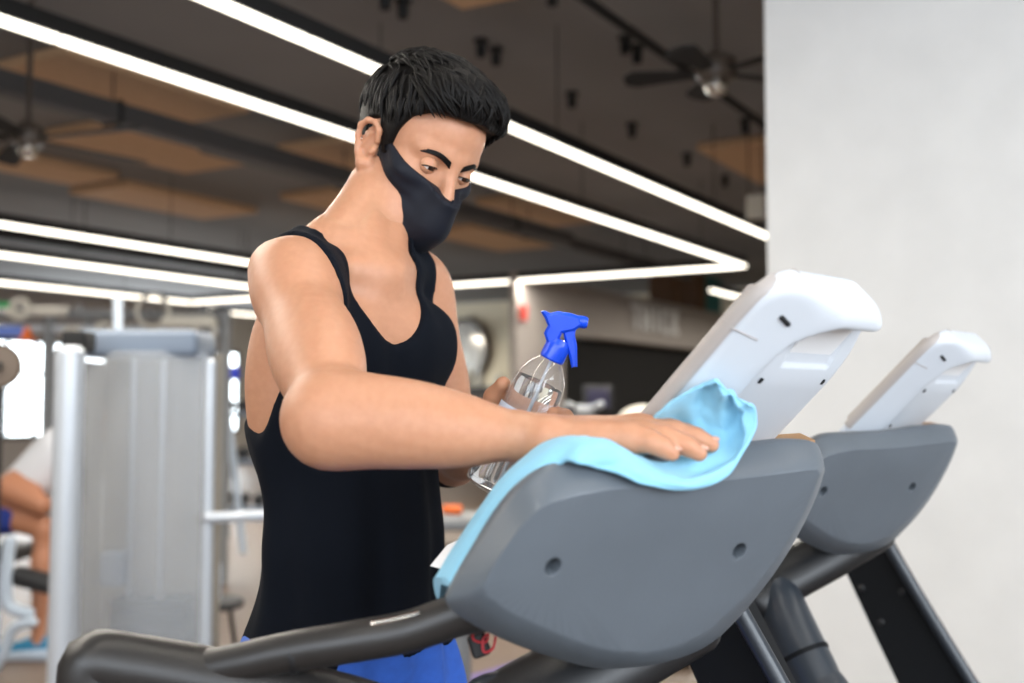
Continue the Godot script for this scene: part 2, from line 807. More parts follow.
	textured(m, noise_tex(0.01, Color(0.9, 0.9, 0.9), Color(1, 1, 1), 256, 4), 0.12)
	m = mat("tan_board", rgb(200, 166, 132), 0.9)
	textured(m, noise_tex(0.06, Color(0.93, 0.92, 0.9), Color(1, 1, 1), 256, 4), 1.0)
	mat("duct_grey", rgb(74, 73, 74), 0.7)
	mat("dark_metal", rgb(18, 18, 18), 0.8)
	mat("brown_metal", rgb(72, 62, 54), 0.4)
	m = mat("floor_vinyl", rgb(118, 98, 84), 0.45)
	var wood := Image.create(512, 512, false, Image.FORMAT_RGB8)
	var fn := FastNoiseLite.new()
	fn.frequency = 0.02
	fn.seed = 4
	for y in 512:
		for x in 512:
			var v := 0.86 + 0.10 * fn.get_noise_2d(x * 0.5, y * 6.0) + 0.06 * fn.get_noise_2d(x * 2.0 + 999, y * 24.0)
			wood.set_pixel(x, y, Color(v, v * 0.99, v * 0.97))
	textured(m, ImageTexture.create_from_image(wood), 0.5, true)
	mat("purple_mark", rgb(106, 86, 150), 0.5)
	m = mat("strip_glow", rgb(250, 246, 236), 0.4)
	m.emission_enabled = true
	m.emission = Color(1.0, 0.965, 0.90)
	m.emission_energy_multiplier = STRIP_GLOW
	m = mat("sky_glow", rgb(240, 244, 246), 0.4)
	m.emission_enabled = true
	m.emission = Color(0.94, 0.98, 1.0)
	m.emission_energy_multiplier = 5.0
	m = mat("glass", Color(1, 1, 1, 0.05), 0.03)
	m.transparency = BaseMaterial3D.TRANSPARENCY_ALPHA
	# machines
	m = mat("frosted", Color(0.80, 0.82, 0.84, 0.28), 0.35)
	m.transparency = BaseMaterial3D.TRANSPARENCY_ALPHA
	mat("silver_paint", rgb(188, 194, 201), 0.35, 0.25)
	mat("blue_grey", rgb(112, 124, 140), 0.5)
	mat("beige_panel", rgb(150, 142, 130), 0.7)
	mat("pale_blue_frame", rgb(186, 200, 216), 0.4)
	mat("weight_black", rgb(34, 35, 38), 0.55)
	mat("steel", rgb(170, 172, 176), 0.3, 0.9)
	mat("navy_cloth", rgb(36, 58, 138), 0.85)
	mat("white_cloth", rgb(222, 224, 230), 0.9)
	mat("shoe_teal", rgb(38, 122, 160), 0.7)
	mat("sole_white", rgb(224, 226, 226), 0.6)
	mat("far_skin", rgb(178, 122, 92), 0.5)
	mat("orange", rgb(222, 106, 40), 0.6)
	mat("sign_blue", rgb(96, 122, 196), 0.6)
	mat("sign_green", rgb(40, 152, 84), 0.6)
	mat("deep_blue", rgb(40, 62, 200), 0.5)
	mat("teal", rgb(18, 112, 116), 0.6)
	mat("brown_board", rgb(104, 76, 54), 0.8)
	mat("red_mark", rgb(196, 72, 64), 0.7)
	mat("letter_white", rgb(244, 245, 245), 0.6)
	mat("violet_screen", rgb(40, 36, 66), 0.3)
	mat("plate_brown", rgb(98, 86, 76), 0.6)
	mat("mid_grey", rgb(120, 122, 124), 0.6)
	mat("pale_cover", rgb(206, 202, 190), 0.5)


# ---------------------------------------------------------------- the room

func slab(n: String, a0: float, a1: float, b0: float, b1: float, y0: float, y1: float, m: Material, label := "") -> MeshInstance3D:
	var c := ab((a0 + a1) / 2, (y0 + y1) / 2, (b0 + b1) / 2)
	return structure(n, cbox(Vector3(absf(b1 - b0), y1 - y0, absf(a1 - a0)), 0.004).build(20), m, at(c, room), label)


const CEIL := 3.75
const A_BACK := 21.0
const A_FRONT := -3.6
const B_LEFT := 19.5
const B_RIGHT := -4.2


func build_room() -> void:
	slab("floor", A_FRONT, A_BACK, B_RIGHT, B_LEFT, -0.12, 0.0, mats.floor_vinyl)
	slab("ceiling", A_FRONT, A_BACK, B_RIGHT, B_LEFT, CEIL, CEIL + 0.12, mats.ceiling_paint)
	slab("wall_back", A_BACK, A_BACK + 0.15, B_RIGHT, B_LEFT, 0, CEIL, mats.cream_paint)
	# the white wall end beside the treadmills
	var e := P(767.5, 300, 4.2)
	var ea := e.dot(A)
	var eb := e.dot(B)
	slab("wall_right", ea, ea + 0.45, B_RIGHT, eb, 0, CEIL, mats.wall_paint, "")
	# outer walls with windows
	window_wall("front", A_FRONT, true, [[-3.2, -0.9], [-0.5, 1.8]], 1.2, 3.4, B_RIGHT, B_LEFT)
	window_wall("side", B_RIGHT, false, [[-2.9, -0.7], [-0.3, 1.9]], 1.2, 3.4, A_FRONT, A_BACK)
	far_window_wall()
	# purple marking on the floor
	var p0 := on_y(470, 682, 0.0)
	var p1 := on_y(560, 655, 0.0)
	var d := (p1 - p0).normalized()
	var mk := cbox(Vector3(0.16, 0.004, 14.0), 0.001).build(20)
	single("floor_stripe", mk, mats.purple_mark, at((p0 + p1) / 2 + Vector3(0, 0.003, 0), axes(Vector3.UP.cross(-d), Vector3.UP, -d)), "long purple stripe marked across the brown gym floor", "floor marking")


var window_count := 0


func window_wall(side: String, plane: float, across_a: bool, spans: Array, y0: float, y1: float, from: float, to: float) -> void:
	# a thick wall with openings; `spans` run along the wall
	var pieces := []
	var last := from
	for s in spans:
		pieces.append([last, s[0], 0.0, CEIL])
		pieces.append([s[0], s[1], 0.0, y0])
		pieces.append([s[0], s[1], y1, CEIL])
		last = s[1]
	pieces.append([last, to, 0.0, CEIL])
	var g := Geo.new()
	for q in pieces:
		var w: float = q[1] - q[0]
		var h: float = q[3] - q[2]
		var mid: float = (q[0] + q[1]) / 2
		var c := ab(plane - 0.1, (q[2] + q[3]) / 2, mid) if across_a else ab(mid, (q[2] + q[3]) / 2, plane - 0.1)
		var b := cbox(Vector3(w, h, 0.2) if across_a else Vector3(0.2, h, w), 0.003)
		g.add(b, at(c, room))
	structure("wall_" + side, g.build(20), mats.wall_paint)
	for s in spans:
		window_count += 1
		var w: float = s[1] - s[0]
		var mid: float = (s[0] + s[1]) / 2
		var c := ab(plane - 0.1, (y0 + y1) / 2, mid) if across_a else ab(mid, (y0 + y1) / 2, plane - 0.1)
		var inward := A if across_a else B
		var bs := axes(Vector3.UP.cross(inward), Vector3.UP, inward)
		var root := Node3D.new()
		root.name = "window_%d" % window_count
		root.transform = at(c, bs)
		root.set_meta("kind", "structure")
		add_child(root)
		var fr := Geo.new()
		for x in [-w / 2 + 0.03, 0.0, w / 2 - 0.03]:
			fr.add(cbox(Vector3(0.06, y1 - y0, 0.08)), at(Vector3(x, 0, 0)))
		for y in [-(y1 - y0) / 2 + 0.03, (y1 - y0) / 2 - 0.03]:
			fr.add(cbox(Vector3(w, 0.06, 0.08)), at(Vector3(0, y, 0)))
		part(root, "window_frame", fr.build(20), mats.dark_metal)
		for x in [-w / 4, w / 4]:
			part(root, "window_pane", cbox(Vector3(w / 2 - 0.06, y1 - y0 - 0.06, 0.006), 0.001).build(20), mats.glass, at(Vector3(x, 0, 0)))
		var l := AreaLight3D.new()
		l.name = "daylight"
		l.area_size = Vector2(w - 0.15, y1 - y0 - 0.15)
		l.light_energy = WINDOW_ENERGY if across_a else SIDE_WINDOW_ENERGY
		l.light_color = Color(0.94, 0.97, 1.0)
		l.shadow_enabled = true
		l.area_range = 40.0
		l.area_attenuation = 2.0
		root.add_child(l)
		l.transform = at(Vector3(0, 0, 0.16), Basis(Vector3.UP, PI))


func far_window_wall() -> void:
	# the far left wall: a row of bright windows behind the machines
	slab("wall_left", A_FRONT, A_BACK, B_LEFT, B_LEFT + 0.2, 0, CEIL, mats.grey_paint)
	for s in [[12.9, 14.8], [15.2, 17.2], [17.6, 19.8]]:
		window_count += 1
		var w: float = s[1] - s[0]
		var root := Node3D.new()
		root.name = "window_%d" % window_count
		root.transform = at(ab((s[0] + s[1]) / 2, 1.75, B_LEFT - 0.03), axes(Vector3.UP.cross(-B), Vector3.UP, -B))
		root.set_meta("kind", "structure")
		add_child(root)
		var fr := Geo.new()
		for x in [-w / 2, -w / 6, w / 6, w / 2]:
			fr.add(cbox(Vector3(0.07, 1.9, 0.1)), at(Vector3(x, 0, 0)))
		for y in [-0.95, 0.3, 0.95]:
			fr.add(cbox(Vector3(w + 0.07, 0.07, 0.1)), at(Vector3(0, y, 0)))
		part(root, "window_frame", fr.build(20), mats.dark_metal)
		for x in [-w / 3, 0.0, w / 3]:
			part(root, "window_pane", cbox(Vector3(w / 3 - 0.07, 1.83, 0.01), 0.001).build(20), mats.sky_glow, at(Vector3(x, 0, 0)))
		var l := AreaLight3D.new()
		l.name = "daylight"
		l.area_size = Vector2(w, 1.85)
		l.light_energy = 7.0
		l.light_color = Color(0.95, 0.98, 1.0)
		l.shadow_enabled = true
		l.area_range = 40.0
		l.area_attenuation = 2.0
		root.add_child(l)
		l.transform = at(Vector3(0, 0, 0.08), Basis(Vector3.UP, PI))


# ---------------------------------------------------------------- what hangs from the ceiling

func light_strip(a0: float, b0: float, a1: float, b1: float, label: String, dim := 1.0) -> void:
	var y := 3.0
	var p0 := ab(a0, y, b0)
	var p1 := ab(a1, y, b1)
	var d := (p1 - p0).normalized()
	var len := (p1 - p0).length()
	var bs := axes(Vector3.UP.cross(d), Vector3.UP, d)
	var t := thing("light_strip", label, "light strip", at((p0 + p1) / 2, bs), "linear ceiling light strips")
	part(t, "housing", cbox(Vector3(0.056, 0.08, len), 0.004, Vector3(0, 0.057, 0)).build(20), mats.dark_metal)
	var n := int(ceil(len / 2.4))
	for i in n:
		var z := -len / 2 + len * (i + 0.5) / n
		part(t, "diffuser", rbox(Vector3(0.046, 0.032, len / n - 0.008), 0.01).build(40), mats.strip_glow, at(Vector3(0, 0, z)))
	var wires := int(len / 3.0) + 1
	for i in wires:
		var z := -len / 2 + len * (i + 0.5) / wires
		part(t, "hanging_wire", tube(PackedVector3Array([Vector3(0, 0.09, z), Vector3(0, CEIL - y, z)]), 0.004, 6, 1.0, Vector3.RIGHT, false).build(), mats.dark_metal)
	var l := AreaLight3D.new()
	l.name = "strip_light"
	l.area_size = Vector2(0.045, len)
	l.light_energy = STRIP_ENERGY * len * dim
	l.light_color = Color(1.0, 0.97, 0.92)
	l.shadow_enabled = true
	l.area_range = 40.0
	l.area_attenuation = 2.0
	t.add_child(l)
	l.transform = at(Vector3(0, -0.022, 0), Basis(Vector3.RIGHT, -PI / 2))


func build_ceiling_fittings() -> void:
	light_strip(-1.5, 4.0, 11.95, 4.0, "long glowing strip meeting the cross strip in a sharp corner by the white wall")
	light_strip(-1.0, 3.1, 12.6, 3.1, "glowing strip passing behind the man's hair to the white wall")
	light_strip(1.0, 8.6, 11.85, 8.6, "uppermost of the three far glowing strips beside the man's bare shoulder")
	light_strip(1.5, 10.36, 11.85, 10.36, "middle of the three far glowing strips beside the man's bare shoulder")
	light_strip(2.0, 12.75, 11.95, 12.75, "lowest of the far glowing strips, above the weight machine")
	light_strip(11.95, 4.05, 11.95, 12.7, "glowing cross strip running behind the man's back and above the spray bottle")
	light_strip(13.0, 13.6, 20.5, 13.6, "unseen glowing strip added behind the man to light the cream wall")  # added out of sight, only to brighten the cream wall
	light_strip(-2.6, 0.75, 2.0, 0.75, "glowing strip right above the first treadmill", 0.3)
	light_strip(-2.6, -0.9, 2.6, -0.9, "glowing strip above the second treadmill beside the white wall", 0.3)
	light_strip(14.25, 5.25, 20.0, 5.25, "short far end of a glowing strip above the white console screen")
	# tan boards fixed to the ceiling
	var boards := [
		[[4.5, 6.15], [5.95, 6.68], "large tan ceiling board beside the long glowing strip"],
		[[5.85, 7.5], [7.2, 8.1], "tan ceiling board half hidden by a dark fan blade"],
		[[7.6, 9.5], [9.05, 9.95], "narrow tan ceiling board above the three far strips"],
	]
	for q in boards:
		ceiling_board(q[0], q[1], q[2])
	for q in [[[300, 150], [360, 138], [350, 172], "tan ceiling board cut off by the man's neck and shoulder strap"],
			[[287, 200], [345, 190], [350, 210], "tan ceiling board just above the man's bare shoulder"],
			[[475, 203], [560, 225], [585, 214], "tan ceiling board seen between the face mask and the strips"],
			[[437, 231], [500, 251], [538, 243], "tan ceiling board below the black face mask"],
			[[712, 152], [765, 183], [775, 140], "tan ceiling board meeting the white wall edge"],
			[[-20, 160], [10, 165], [14, 155], "tan ceiling board beyond the hanging lamp cluster"]]:
		var lo := Vector2(1e9, 1e9)
		var hi := Vector2(-1e9, -1e9)
		for k in 3:
			var w := on_y(q[k][0], q[k][1], CEIL - 0.06)
			var v := Vector2(w.dot(A), w.dot(B))
			lo = lo.min(v)
			hi = hi.max(v)
		ceiling_board([lo.x, maxf(hi.x, lo.x + 1.2)], [lo.y, maxf(hi.y, lo.y + 0.7)], q[3])
	var v := on_y(462, 9, CEIL - 0.06)
	ceiling_board([v.dot(A) - 1.6, v.dot(A)], [v.dot(B) - 0.9, v.dot(B)], "tan ceiling board above the man's black hair")
	# a long service beam and a second one beyond
	beam(on_y(0, 72, 3.4), on_y(340, 183, 3.4), 0.16, 0.14, "long grey service duct running below the tan ceiling boards")
	beam(on_y(0, 232, 3.3).lerp(ab(0, 3.3, 8.2), 0.0), on_y(255, 262, 3.3), 0.2, 0.22, "dark beam just above the far glowing strips")
	beam(on_y(600, 20, 3.55), on_y(740, 100, 3.55), 0.05, 0.05, "thin dark conduit on the ceiling behind the fan")
	beam(on_y(440, 205, 3.4), on_y(560, 243, 3.4), 0.14, 0.12, "grey duct crossing behind the face mask")
	fan(on_y(716, 72, 2.95), "dark ceiling fan with a pale light near the white wall", 0.42, 0.35)
	fan(on_y(28, 138, 2.95), "dark ceiling fan hanging over the weight machine", 0.75, -0.35)
	# small dark spotlights on the ceiling
	for q in [[625, 50], [637, 59], [572, 104], [632, 134], [687, 163], [481, 53], [496, 61], [552, 1], [725, 184], [385, 5], [403, 14], [745, 130]]:
		var p := on_y(q[0], q[1], CEIL - 0.09)
		var t := thing("ceiling_spotlight", "small dark spotlight fixed under the dark ceiling", "spotlight", at(p, room), "small dark ceiling spotlights")
		part(t, "mount", cbox(Vector3(0.07, 0.03, 0.07), 0.004, Vector3(0, 0.075, 0)).build(20), mats.dark_metal)
		part(t, "lamp_head", lathe([[0.02, -0.03], [0.03, -0.025], [0.034, 0.04], [0.02, 0.06]], 12).build(), mats.dark_metal)
	# an exit board near the wall edge
	var ex := P(756, 207, 9.0)
	var t := thing("hanging_board", "small pale board hanging by the edge of the white wall", "sign", at(ex, room))
	part(t, "board", cbox(Vector3(0.16, 0.2, 0.03)).build(20), mats.pale_cover)
	for x in [-0.06, 0.06]:
		part(t, "hanging_rod", tube(PackedVector3Array([Vector3(x, 0.1, 0), Vector3(x, CEIL - ex.y, 0)]), 0.005, 6, 1.0, Vector3.RIGHT, false).build(), mats.dark_metal)


func ceiling_board(a: Array, b: Array, label: String) -> void:
	var c := ab((a[0] + a[1]) / 2, CEIL - 0.035, (b[0] + b[1]) / 2)
	single("ceiling_board", cbox(Vector3(b[1] - b[0], 0.07, a[1] - a[0]), 0.01).build(20), mats.tan_board, at(c, room), label, "ceiling board", "tan ceiling boards")


func beam(p0: Vector3, p1: Vector3, w: float, h: float, label: String) -> void:
	var b: float = (p0.dot(B) + p1.dot(B)) / 2
	var y := (p0.y + p1.y) / 2
	var a0 := p0.dot(A) - 3.0
	var a1 := p1.dot(A) + 4.0
	var t := thing("ceiling_duct", label, "duct", at(ab((a0 + a1) / 2, y, b), room))
	part(t, "duct_body", rbox(Vector3(w, h, a1 - a0), 0.02).build(40), mats.duct_grey if w > 0.1 and w < 0.19 else mats.dark_metal)
	var n := int((a1 - a0) / 2.5)
	for i in n:
		var z := -(a1 - a0) / 2 + (i + 0.5) * (a1 - a0) / n
		part(t, "bracket", cbox(Vector3(w + 0.02, h + 0.02, 0.03), 0.003).build(20), mats.dark_metal, at(Vector3(0, 0, z)))
		part(t, "hanger", tube(PackedVector3Array([Vector3(0, h / 2, z), Vector3(0, CEIL - y, z)]), 0.006, 6, 1.0, Vector3.RIGHT, false).build(), mats.dark_metal)


func fan(p: Vector3, label: String, r: float, turn: float) -> void:
	var t := thing("ceiling_fan", label, "ceiling fan", at(p))
	part(t, "down_rod", tube(PackedVector3Array([Vector3(0, 0.08, 0), Vector3(0, CEIL - p.y, 0)]), 0.016, 10, 1.0, Vector3.RIGHT, false).build(), mats.brown_metal)
	part(t, "motor_housing", lathe([[0.03, -0.05], [0.08, -0.04], [0.1, 0.0], [0.09, 0.05], [0.03, 0.09]], 20).build(), mats.brown_metal)
	part(t, "lamp_bowl", lathe([[0.012, -0.11], [0.04, -0.10], [0.055, -0.07], [0.05, -0.045]], 16).build(), mats.chrome)
	for i in 5:
		var ang := turn + TAU * i / 5
		var b := Basis(Vector3.UP, ang)
		var o := [Vector2(0.1, -0.03), Vector2(0.25, -0.055), Vector2(r - 0.05, -0.07), Vector2(r, -0.03), Vector2(r, 0.04), Vector2(r - 0.05, 0.07), Vector2(0.25, 0.05), Vector2(0.1, 0.03)]
		part(t, "fan_blade", prism(o, 0.012, 0.003).build(30), mats.dark_metal, at(Vector3(), b * Basis(Vector3.RIGHT, PI / 2 + 0.2)))


# ---------------------------------------------------------------- treadmills

const TW := 58.0        # heading of the console's width
const TILT := 22.0
var tW := Vector3(); var tN := Vector3(); var tU := Vector3(); var tF := Vector3(); var hole := Vector3()
var STEP := Vector3(0.4837, 0, -0.851)      # from one treadmill to the next


func on_shell(px: float, py: float, t: float) -> Vector3:
	var o := hole + tF * t
	var r := ray(px, py)
	return EYE + r * ((o - EYE).dot(tF) / r.dot(tF))


func loop_smooth(c: PackedVector3Array, steps: int) -> PackedVector3Array:
	var r := PackedVector3Array()
	var n := c.size()
	for i in n:
		for s in steps:
			r.append(c[i].cubic_interpolate(c[(i + 1) % n], c[(i + n - 1) % n], c[(i + 2) % n], float(s) / steps))
	return r


func shell_mesh() -> ArrayMesh:
	var sil := [[560, 462], [600, 458], [650, 456], [700, 453], [750, 448], [790, 441], [814, 442], [822, 455], [821, 470], [811, 502], [790, 545], [766, 583], [738, 618], [702, 650], [650, 667], [595, 668], [545, 655], [500, 638], [465, 620], [447, 604], [450, 590], [472, 553], [502, 508], [530, 478]]
	var fac := [[575, 497], [615, 489], [665, 486], [710, 482], [755, 477], [795, 472], [812, 470], [818, 473], [817, 479], [806, 505], [784, 545], [759, 580], [730, 610], [695, 637], [645, 651], [597, 646], [553, 630], [515, 613], [493, 598], [486, 588], [489, 575], [507, 545], [530, 517], [550, 504]]
	var s := PackedVector3Array()
	var f := PackedVector3Array()
	for i in sil.size():
		s.append(on_shell(sil[i][0], sil[i][1], -0.032))
		f.append(on_shell(fac[i][0], fac[i][1], 0.0))
	s.reverse(); f.reverse()                                  # counter-clockwise seen from outside
	s = loop_smooth(s, 4)
	f = loop_smooth(f, 4)
	var mid := Vector3()
	for q in s: mid += q
	mid /= s.size()
	var rings := []
	for k in [[-0.050, 0.72], [-0.034, 0.86], [-0.018, 0.95], [-0.006, 0.99]]:
		var r := PackedVector3Array()
		for q in s: r.append(mid + (q - mid) * k[1] + tF * k[0])
		rings.append(r)
	rings.append(s)
	for w in [[0.12, 0.005], [0.5, 0.014], [0.88, 0.006]]:
		var r := PackedVector3Array()
		for i in s.size(): r.append(s[i].lerp(f[i], w[0]) + tF * (0.006 * sin(PI * w[0])))
		rings.append(r)
	rings.append(f)
	var g := Geo.new()
	g.loft(rings, true, true, false)
	# the face, with two deep screw holes
	var c0 := hole
	var c1 := on_shell(738.4, 550.4, 0.0)
	var axis := (c1 - c0).normalized()
	var up := tF.cross(axis)
	var cm := (c0 + c1) / 2
	var poly := PackedVector2Array()
	for q in f: poly.append(Vector2((q - cm).dot(axis), (q - cm).dot(up)))
	for side in [-1, 1]:
		var c2 := Vector2(side * (c1 - c0).length() / 2, 0)
		var half := PackedVector2Array([Vector2(0, -1), Vector2(side, -1), Vector2(side, 1), Vector2(0, 1)])
		var cut: PackedVector2Array = Geometry2D.intersect_polygons(poly, half)[0]
		var angs := []
		for i in 72: angs.append(TAU * i / 72)
		for q in cut: angs.append(fposmod((q - c2).angle(), TAU))
		angs.sort()
		var edge := PackedVector3Array()
		var rim := PackedVector3Array()
		var r1 := PackedVector3Array()
		var r2 := PackedVector3Array()
		var deep := PackedVector3Array()
		for an in angs:
			var dir := Vector2(cos(an), sin(an))
			var best := 1e9
			for i in cut.size():
				var hit = Geometry2D.segment_intersects_segment(c2, c2 + dir * 2.0, cut[i], cut[(i + 1) % cut.size()])
				if hit != null: best = minf(best, (hit - c2).length())
			if best > 1e8: best = 0.1
			edge.append(in_face(cm, axis, up, c2 + dir * best, 0.0))
			r2.append(in_face(cm, axis, up, c2 + dir * lerpf(0.0105, best, 0.45), 0.002))
			r1.append(in_face(cm, axis, up, c2 + dir * 0.0105, 0.002))
			rim.append(in_face(cm, axis, up, c2 + dir * 0.0088, 0.0012))
			deep.append(in_face(cm, axis, up, c2 + dir * 0.008, -0.016))
		g.loft([edge, r2, r1, rim, deep], true, false, true)
	return g.build(32)


func mirrored(p: Vector3) -> Vector3:                   # to the treadmill's other side
	return p - tW * (1.70 * (p - hole - tW * 0.11).dot(tW))


func in_face(c: Vector3, x: Vector3, y: Vector3, q: Vector2, t: float) -> Vector3:
	return c + x * q.x + y * q.y + tF * t


func screen_field() -> Field:
	# the back of the display in its own axes: x across (0 = near side), y up the slope, z out of the back
	var f := PanelSolid.new()
	f.own = self
	f.lo = Vector3(-0.02, -0.03, -0.02)
	f.hi = Vector3(0.26, 0.255, 0.08)
	return f


func smax(a: float, b: float, k: float) -> float:
	var h := maxf(k - absf(a - b), 0.0)
	return maxf(a, b) + h * h / (4.0 * k)


func screen_distance(p: Vector3, _d: float) -> float:
	# outline in x/y: slab with a rounded top
	var w := 0.232
	var l := 0.228
	var r := lerpf(0.045, 0.085, smoothstep(0.08, 0.14, p.x))
	var q := Vector2(absf(p.x - w / 2) - (w / 2 - r), maxf(p.y - (l - r), -(p.y + 0.02) - r))
	var o := Vector2(maxf(q.x, 0), maxf(q.y, 0)).length() + minf(maxf(q.x, q.y), 0.0) - r
	# the hood is thicker near the top
	var top := 0.043 + 0.012 * smoothstep(0.10, 0.20, p.y)
	var d := smax(o, p.z - top, 0.03)
	d = smax(d, -p.z, 0.006)
	# sloping cheek on each side
	d = smax(d, Vector2(p.x, p.z - 0.014).dot(Vector2(-0.46, 0.888)), 0.010)
	d = smax(d, Vector2(w - p.x, p.z - 0.036).dot(Vector2(-0.46, 0.888)), 0.010)
	# recessed back panel, open at the foot and at the far side
	var rx := absf(p.x - 0.172) - 0.112
	var ry := p.y - 0.200
	var c := Vector2(maxf(rx + 0.05, 0), maxf(ry + 0.05, 0)).length() + minf(maxf(rx + 0.05, ry + 0.05), 0.0) - 0.05
	var depth := 0.037 - 0.014 * smoothstep(0.10, 0.19, p.y)
	d = smax(d, -smax(c, depth - p.z, 0.005), 0.005)
	# small framed window in the panel
	return maxf(d, -maxf(maxf(absf(p.x - 0.15) - 0.047, absf(p.y - 0.158) - 0.027), depth - 0.003 - p.z))


func build_treadmills() -> void:
	var w := deg_to_rad(TW)
	tW = Vector3(sin(w), 0, -cos(w))
	tN = Vector3(cos(w), 0, sin(w))
	tU = (Vector3.UP * cos(deg_to_rad(TILT)) + tN * sin(deg_to_rad(TILT)))
	tF = (tN * cos(deg_to_rad(TILT)) - Vector3.UP * sin(deg_to_rad(TILT)))
	hole = P(552.4, 566, 1.0)
	var foot := hole + tW * 0.11 - tN * 0.5
	foot.y = 0.0
	var t := thing("treadmill", "treadmill whose grey console back carries the light blue towel", "treadmill", at(foot), "row of treadmills")
	var off := at(-foot)
	var body := part(t, "console_shell", shell_mesh(), mats.shell_grey, off)
	tag(body, "grey plastic console back with two round screw holes", "")
	# tray inside the rim, seen at the far corner
	var tray := Geo.new()
	var tr := [P(748, 446, 1.22), P(815, 440, 1.26), P(800, 433, 1.36), P(735, 437, 1.32)]
	var low := []
	for q in tr: low.append(q - Vector3(0, 0.012, 0))
	tray.loft([PackedVector3Array(low), PackedVector3Array(tr)])
	part(t, "accessory_tray", tray.build(20), mats.tray_tan, off)
	# display
	var near := P(629, 430, 1.128)
	var sw := deg_to_rad(44.0)
	var sx := Vector3(sin(sw), 0, -cos(sw))
	var sn := Vector3(cos(sw), 0, sin(sw))
	var lean := deg_to_rad(46.5)
	var sy := Vector3.UP * cos(lean) + sn * sin(lean)
	var sz := sn * cos(lean) - Vector3.UP * sin(lean)
	var sb := axes(sx, sy, sz)
	var net := Net.new()
	net.add(screen_field().net(0.003))
	var scr := part(t, "display_back", net.build(), mats.white_plastic, at(near - foot, sb))
	tag(scr, "white rounded back of the tilted display", "")
	part(scr, "display_face", rbox(Vector3(0.216, 0.205, 0.012), 0.006, Vector3(0.116, 0.096, -0.003)).build(40), mats.warm_grey_plastic)
	part(scr, "bezel_side", tube(smooth_path([Vector3(0.002, -0.01, 0.007), Vector3(0.002, 0.09, 0.007), Vector3(0.002, 0.178, 0.007), Vector3(0.013, 0.211, 0.007), Vector3(0.045, 0.2255, 0.007)], 6), 0.0078, 12, 0.42, Vector3(1, 0, 0)).build(50), mats.warm_grey_plastic)
	part(scr, "vent_slot", rbox(Vector3(0.017, 0.0055, 0.006), 0.0026).build(40), mats.dark_hole, at(Vector3(0.037, 0.188, 0.0325), axes(Vector3(0.888, 0, 0.46), Vector3.UP, Vector3(-0.46, 0, 0.888)) * Basis(Vector3.BACK, -0.3)))
	part(scr, "screen_label", cbox(Vector3(0.086, 0.048, 0.0015), 0.0004, Vector3(0.15, 0.158, 0.0265)).build(20), mats.label_white)
	part(scr, "seam", tube(PackedVector3Array([Vector3(-0.002, 0.158, 0.003), Vector3(-0.0005, 0.158, 0.0142), Vector3(0.028, 0.158, 0.0288)]), 0.0008, 6).build(), mats.warm_grey_plastic)
	for q in [Vector3(0.078, 0.112, 0.0375), Vector3(0.206, 0.112, 0.0365), Vector3(0.082, 0.02, 0.0375)]:
		part(scr, "clip", cbox(Vector3(0.004, 0.007, 0.003), 0.0008).build(20), mats.dark_hole, at(q))
	part(scr, "mounting_neck", rbox(Vector3(0.15, 0.06, 0.024), 0.01, Vector3(0.13, -0.035, 0.016)).build(40), mats.warm_grey_plastic)
	# side rails: near one seen, far one its mirror image
	for far in [false]:
		var rail := [P(492, 605, 1.05), P(462, 613, 1.05), P(410, 631, 1.055), P(350, 642, 1.06), P(290, 652, 1.07), P(235, 664, 1.08), P(190, 672, 1.09)]
		var arm := [P(92, 700, 1.08), P(93, 664, 1.08), P(130, 666, 1.085), P(185, 675, 1.09), P(250, 687, 1.09), P(330, 703, 1.09), P(405, 726, 1.09)]
		var strip := [P(372, 624, 1.045), P(396, 619.5, 1.044), P(419, 614, 1.043)]
		var rp := smooth_path(rail, 5)
		var rr := PackedFloat32Array()
		for i in rp.size():
			var u := float(i) / (rp.size() - 1)
			rr.append(lerpf(0.0205, 0.0195, u) + 0.004 * smoothstep(0.25, 0.0, u))
		var rl := part(t, "handrail", tube(rp, rr, 16).build(50), mats.grip_rubber, off)
		part(rl, "pulse_sensor", tube(smooth_path(strip, 4), 0.003, 8).build(), mats.chrome)
		if not far:
			var seam_at: Vector3 = P(296, 652, 1.07)
			part(rl, "rail_joint", tube(PackedVector3Array([seam_at - Vector3(0.003, 0, 0), seam_at + Vector3(0.003, 0, 0)]), 0.0212, 16, 1.0, Vector3.ZERO, false).build(50), mats.black_plastic)
		var ap := smooth_path(arm, 5)
		var ar := PackedFloat32Array()
		for i in ap.size(): ar.append(0.031)
		part(t, "side_arm", tube(ap, ar, 18).build(50), mats.grip_rubber, off)
		# the upright under the near arm
		if not far:
			var top: Vector3 = arm[0]
			var bot := top + tN * 0.35
			bot.y = 0.16
			part(t, "side_upright", tube(smooth_path([top, top.lerp(bot, 0.25) - tN * 0.04, top.lerp(bot, 0.7), bot], 5), 0.04, 14).build(50), mats.black_plastic, off)
	# neck and cross bar below the console
	part(t, "console_neck", tube(smooth_path([P(752, 600, 1.98) - STEP, P(785, 578, 2.0) - STEP, P(825, 556, 2.03) - STEP, P(872, 528, 2.08) - STEP], 5), 0.05, 16, 0.8, tW).build(50), mats.black_plastic, off)
	# central mast: dark tube with a joint ring
	var ms := [P(768, 580, 2.02) - STEP, P(779, 606, 1.97) - STEP, P(797, 645, 1.93) - STEP, P(815, 683, 1.9) - STEP, P(846, 760, 1.85) - STEP]
	var floor_end: Vector3 = ms[4] + tN * 0.22
	floor_end.y = 0.2
	ms.append(floor_end)
	part(t, "mast", tube(smooth_path(ms, 6), 0.05, 20, 0.85, tW).build(50), mats.column_grey, off)
	var jm: Vector3 = P(802.5, 656, 1.92) - STEP
	var jd: Vector3 = (ms[3] - ms[2]).normalized()
